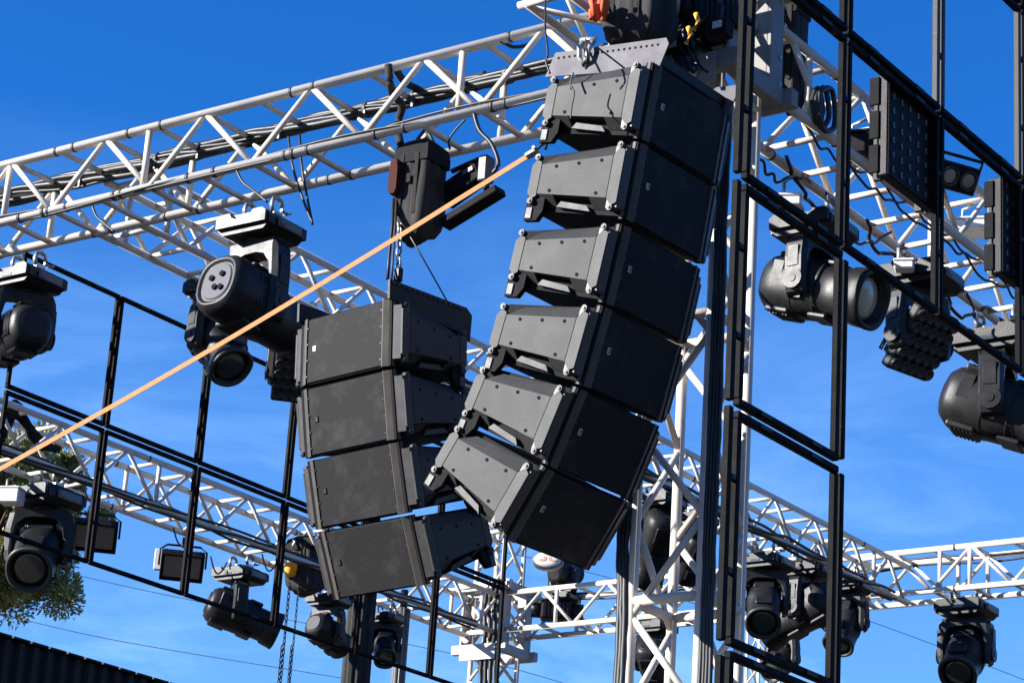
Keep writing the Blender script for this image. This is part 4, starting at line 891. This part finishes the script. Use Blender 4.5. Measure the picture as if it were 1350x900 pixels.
# cables down the front tower's near leg
for k in range(3):
    x = TX0-.035-.022*k
    cable('tower_cable', ['outer', 'middle', 'inner'][k]+' black cable strapped down the left leg of the front tower', [V((x, TY0-.03, 6.0)), V((x-.015, TY0-.03, 5.6)), V((x+.01, TY0-.03, 5.0)), V((x, TY0-.03, 4.0)), V((x, TY0-.03, 2.0))], .022, 8, group='cables on the front tower', wig=.003, seed=k)
for k in range(4):
    x = -20.0+.08*k; cable('tower_cable', ['first', 'second', 'third', 'fourth'][k]+' of four black cables down the front of the far tower', [V((x+.1, 27.1, 9.75)), V((x, 27.15, 9.4)), V((x+.05, 27.14, 9.0)), V((x-.03, 27.2, 8.6)), V((x, 27.2, 7.5)), V((x, 27.2, 5))], .03, 8, group='cables on the far tower', wig=.006, seed=k)
for k, (x, y) in enumerate(((228, 700), (277, 738), (108, 640), (345, 735), (420, 830))):
    cable('pigtail_cable', ['looping', 'curly', 'short', 'arched', 'thin'][k]+' lamp lead under the lower left truss '+['at the greyer flood lamp', 'right of the greyer flood lamp', 'at the brownish flood lamp', 'above the side-on lamp', 'by the half hidden lamp'][k], [on(x, y, 0, -20.1)+V((0, a*.30, -.18*math.sin(a*3.1)+.05)) for a in (0, .25, .5, .75, 1.)], .010, group='lamp leads on the lower left truss')

for k in range(5):
    cable('wrap_cable', ['first', 'second', 'third', 'fourth', 'fifth'][k]+' of five thick black cables drooping off the lower left truss at the left edge', [on(-8+3*k, 600-6*k, 0, -20.0), on(4+2*k, 548+3*k, 0, -20.0), on(20, 531+4*k, 0, -20.0), on(31+k, 548+3*k, 0, -20.0), on(40+5*k, 572+3*k, 0, -20.0), on(58+5*k, 592, 0, -20.0)], .04, 8, 'cab', group='cables at the left edge', wig=.008, seed=k)
# ------------------------------------------------------------------ draped pillars behind the small array
def draped_pillar(label, x, y, r, z1, m='fabric', group='draped pillars'):
    t = thing('draped_pillar', label, 'pillar', (x, y, 0), group); N = 60; rings = []
    for j in range(14):
        z = z1*j/13; ring = []
        for i in range(N):
            a = 2*math.pi*i/N; k = 1+.09*math.sin(9*a+.3*j*.4)+.06*math.sin(17*a+1+j*.1)
            ring.append((r*k*math.cos(a), r*k*math.sin(a), z))
        rings.append(ring)
    MB().loft(rings).build('drape', M[m], t)
    MB().tube((0, 0, z1), (0, 0, z1+.25), .05, 12).build('pole', M['steel_black'], t)
    return t
q = on(476, 800, 0, -20.1); draped_pillar('dark draped pillar of hanging folds below the small array', q.x, q.y, .17, 9.05)
q = on(531, 812, 0, -20.1); draped_pillar('slim grey draped pole right of the dark draped pillar', q.x, q.y, .085, 9.0, 'plastic_grey')

# ------------------------------------------------------------------ black sheet wall, tree, power lines
wt = thing('sheet_wall', 'black corrugated sheet wall filling the lower left corner', 'wall', (-16, 10, 0)); N = 700
ya, yb = 6., 26.; zt = 5.99
vs = []; fs = []
for i in range(N+1):
    y = ya+(yb-ya)*i/N; ph = (i % 6); x = .045 if ph in (0, 1, 2) else .0
    for z in (0, zt): vs.append((x, y-10, z))
for i in range(N): fs.append((2*i, 2*i+2, 2*i+3, 2*i+1))
MB().add(vs, fs).build('corrugated_sheet', M['wall'], wt)
MB().box((-.04, 6, zt/2), (.06, 20, zt-.01)).build('backing', M['wall'], wt)
cp = MB()
for i in range(90): cp.box((.03, -4+i*.2225, zt+.0), (.10, .20, .025), None, .006)
cp.build('top_flashing', M['wall'], wt)

def pine(label, c, R, seed=2):
    rnd = random.Random(seed); t = thing('pine_tree', label, 'tree', (c.x, c.y, 0))
    tr = MB(); tr.path([V((0, 0, 0)), V((.1, .05, c.z*.4)), V((-.05, .1, c.z*.75)), V((.05, 0, c.z+R*.5))], .22, 10)
    cl = []
    for k in range(135):
        a = rnd.uniform(0, 6.28); el = rnd.uniform(-.75, 1.0); rr = R*(rnd.uniform(.35, 1.0))
        p = V((rr*math.cos(a)*math.cos(el)*1.05, rr*math.sin(a)*math.cos(el)*1.05, c.z+rr*math.sin(el)*1.25)); cl.append(p)
        tr.path([V((0, 0, c.z+p.z*.12-c.z*.12-.6)), V((p.x*.5, p.y*.5, c.z+(p.z-c.z)*.55-.15)), p], .035, 5)
    tr.build('trunk', M['bark'], t)
    cr = MB()
    for p in cl:
        rc = rnd.uniform(.24, .56)*R/2.6
        for k in range(640):
            dv = V((rnd.gauss(0, 1), rnd.gauss(0, 1), rnd.gauss(0, .8))); dv = dv.normalized()*rc*rnd.random()**.45
            q = p+dv; ax = (dv.normalized()+V((rnd.uniform(-.7, .7), rnd.uniform(-.7, .7), rnd.uniform(-.2, .9)))).normalized(); s = ax.cross(V((rnd.random()-.5, rnd.random()-.5, rnd.random()-.5))).normalized(); l = rnd.uniform(.07, .15); wd = rnd.uniform(.018, .036)
            cr.add([q-s*wd*.4, q+s*wd*.4, q+ax*l*.6+s*wd, q+ax*l, q+ax*l*.6-s*wd], [(0, 1, 2, 3, 4)])
    cr.build('crown', M['leaf'], t)
pine('sunlit green pine at the left edge behind the lower truss', at(-10, 700, 62.), 2.6)
PW = [((40, 742), (187, 777), (600, 862), (760, 905)), ((-30, 801), (150, 843), (450, 893), (560, 912)), ((1000, 765), (1143, 817), (1233, 850), (1400, 915)), ((380, 668), (700, 735), (900, 790), (1000, 830))]
plab = ['power line passing under the two flood lamps', 'lowest power line just above the black sheet wall', 'power line sloping past the lone lamp at lower right', 'faint power line passing behind the speaker arrays']
for pts, lab in zip(PW, plab): cable('power_line', lab, [at(x, y, 90) for x, y in pts], .015, 5, 'wire', 'power line', 'power lines in the sky')
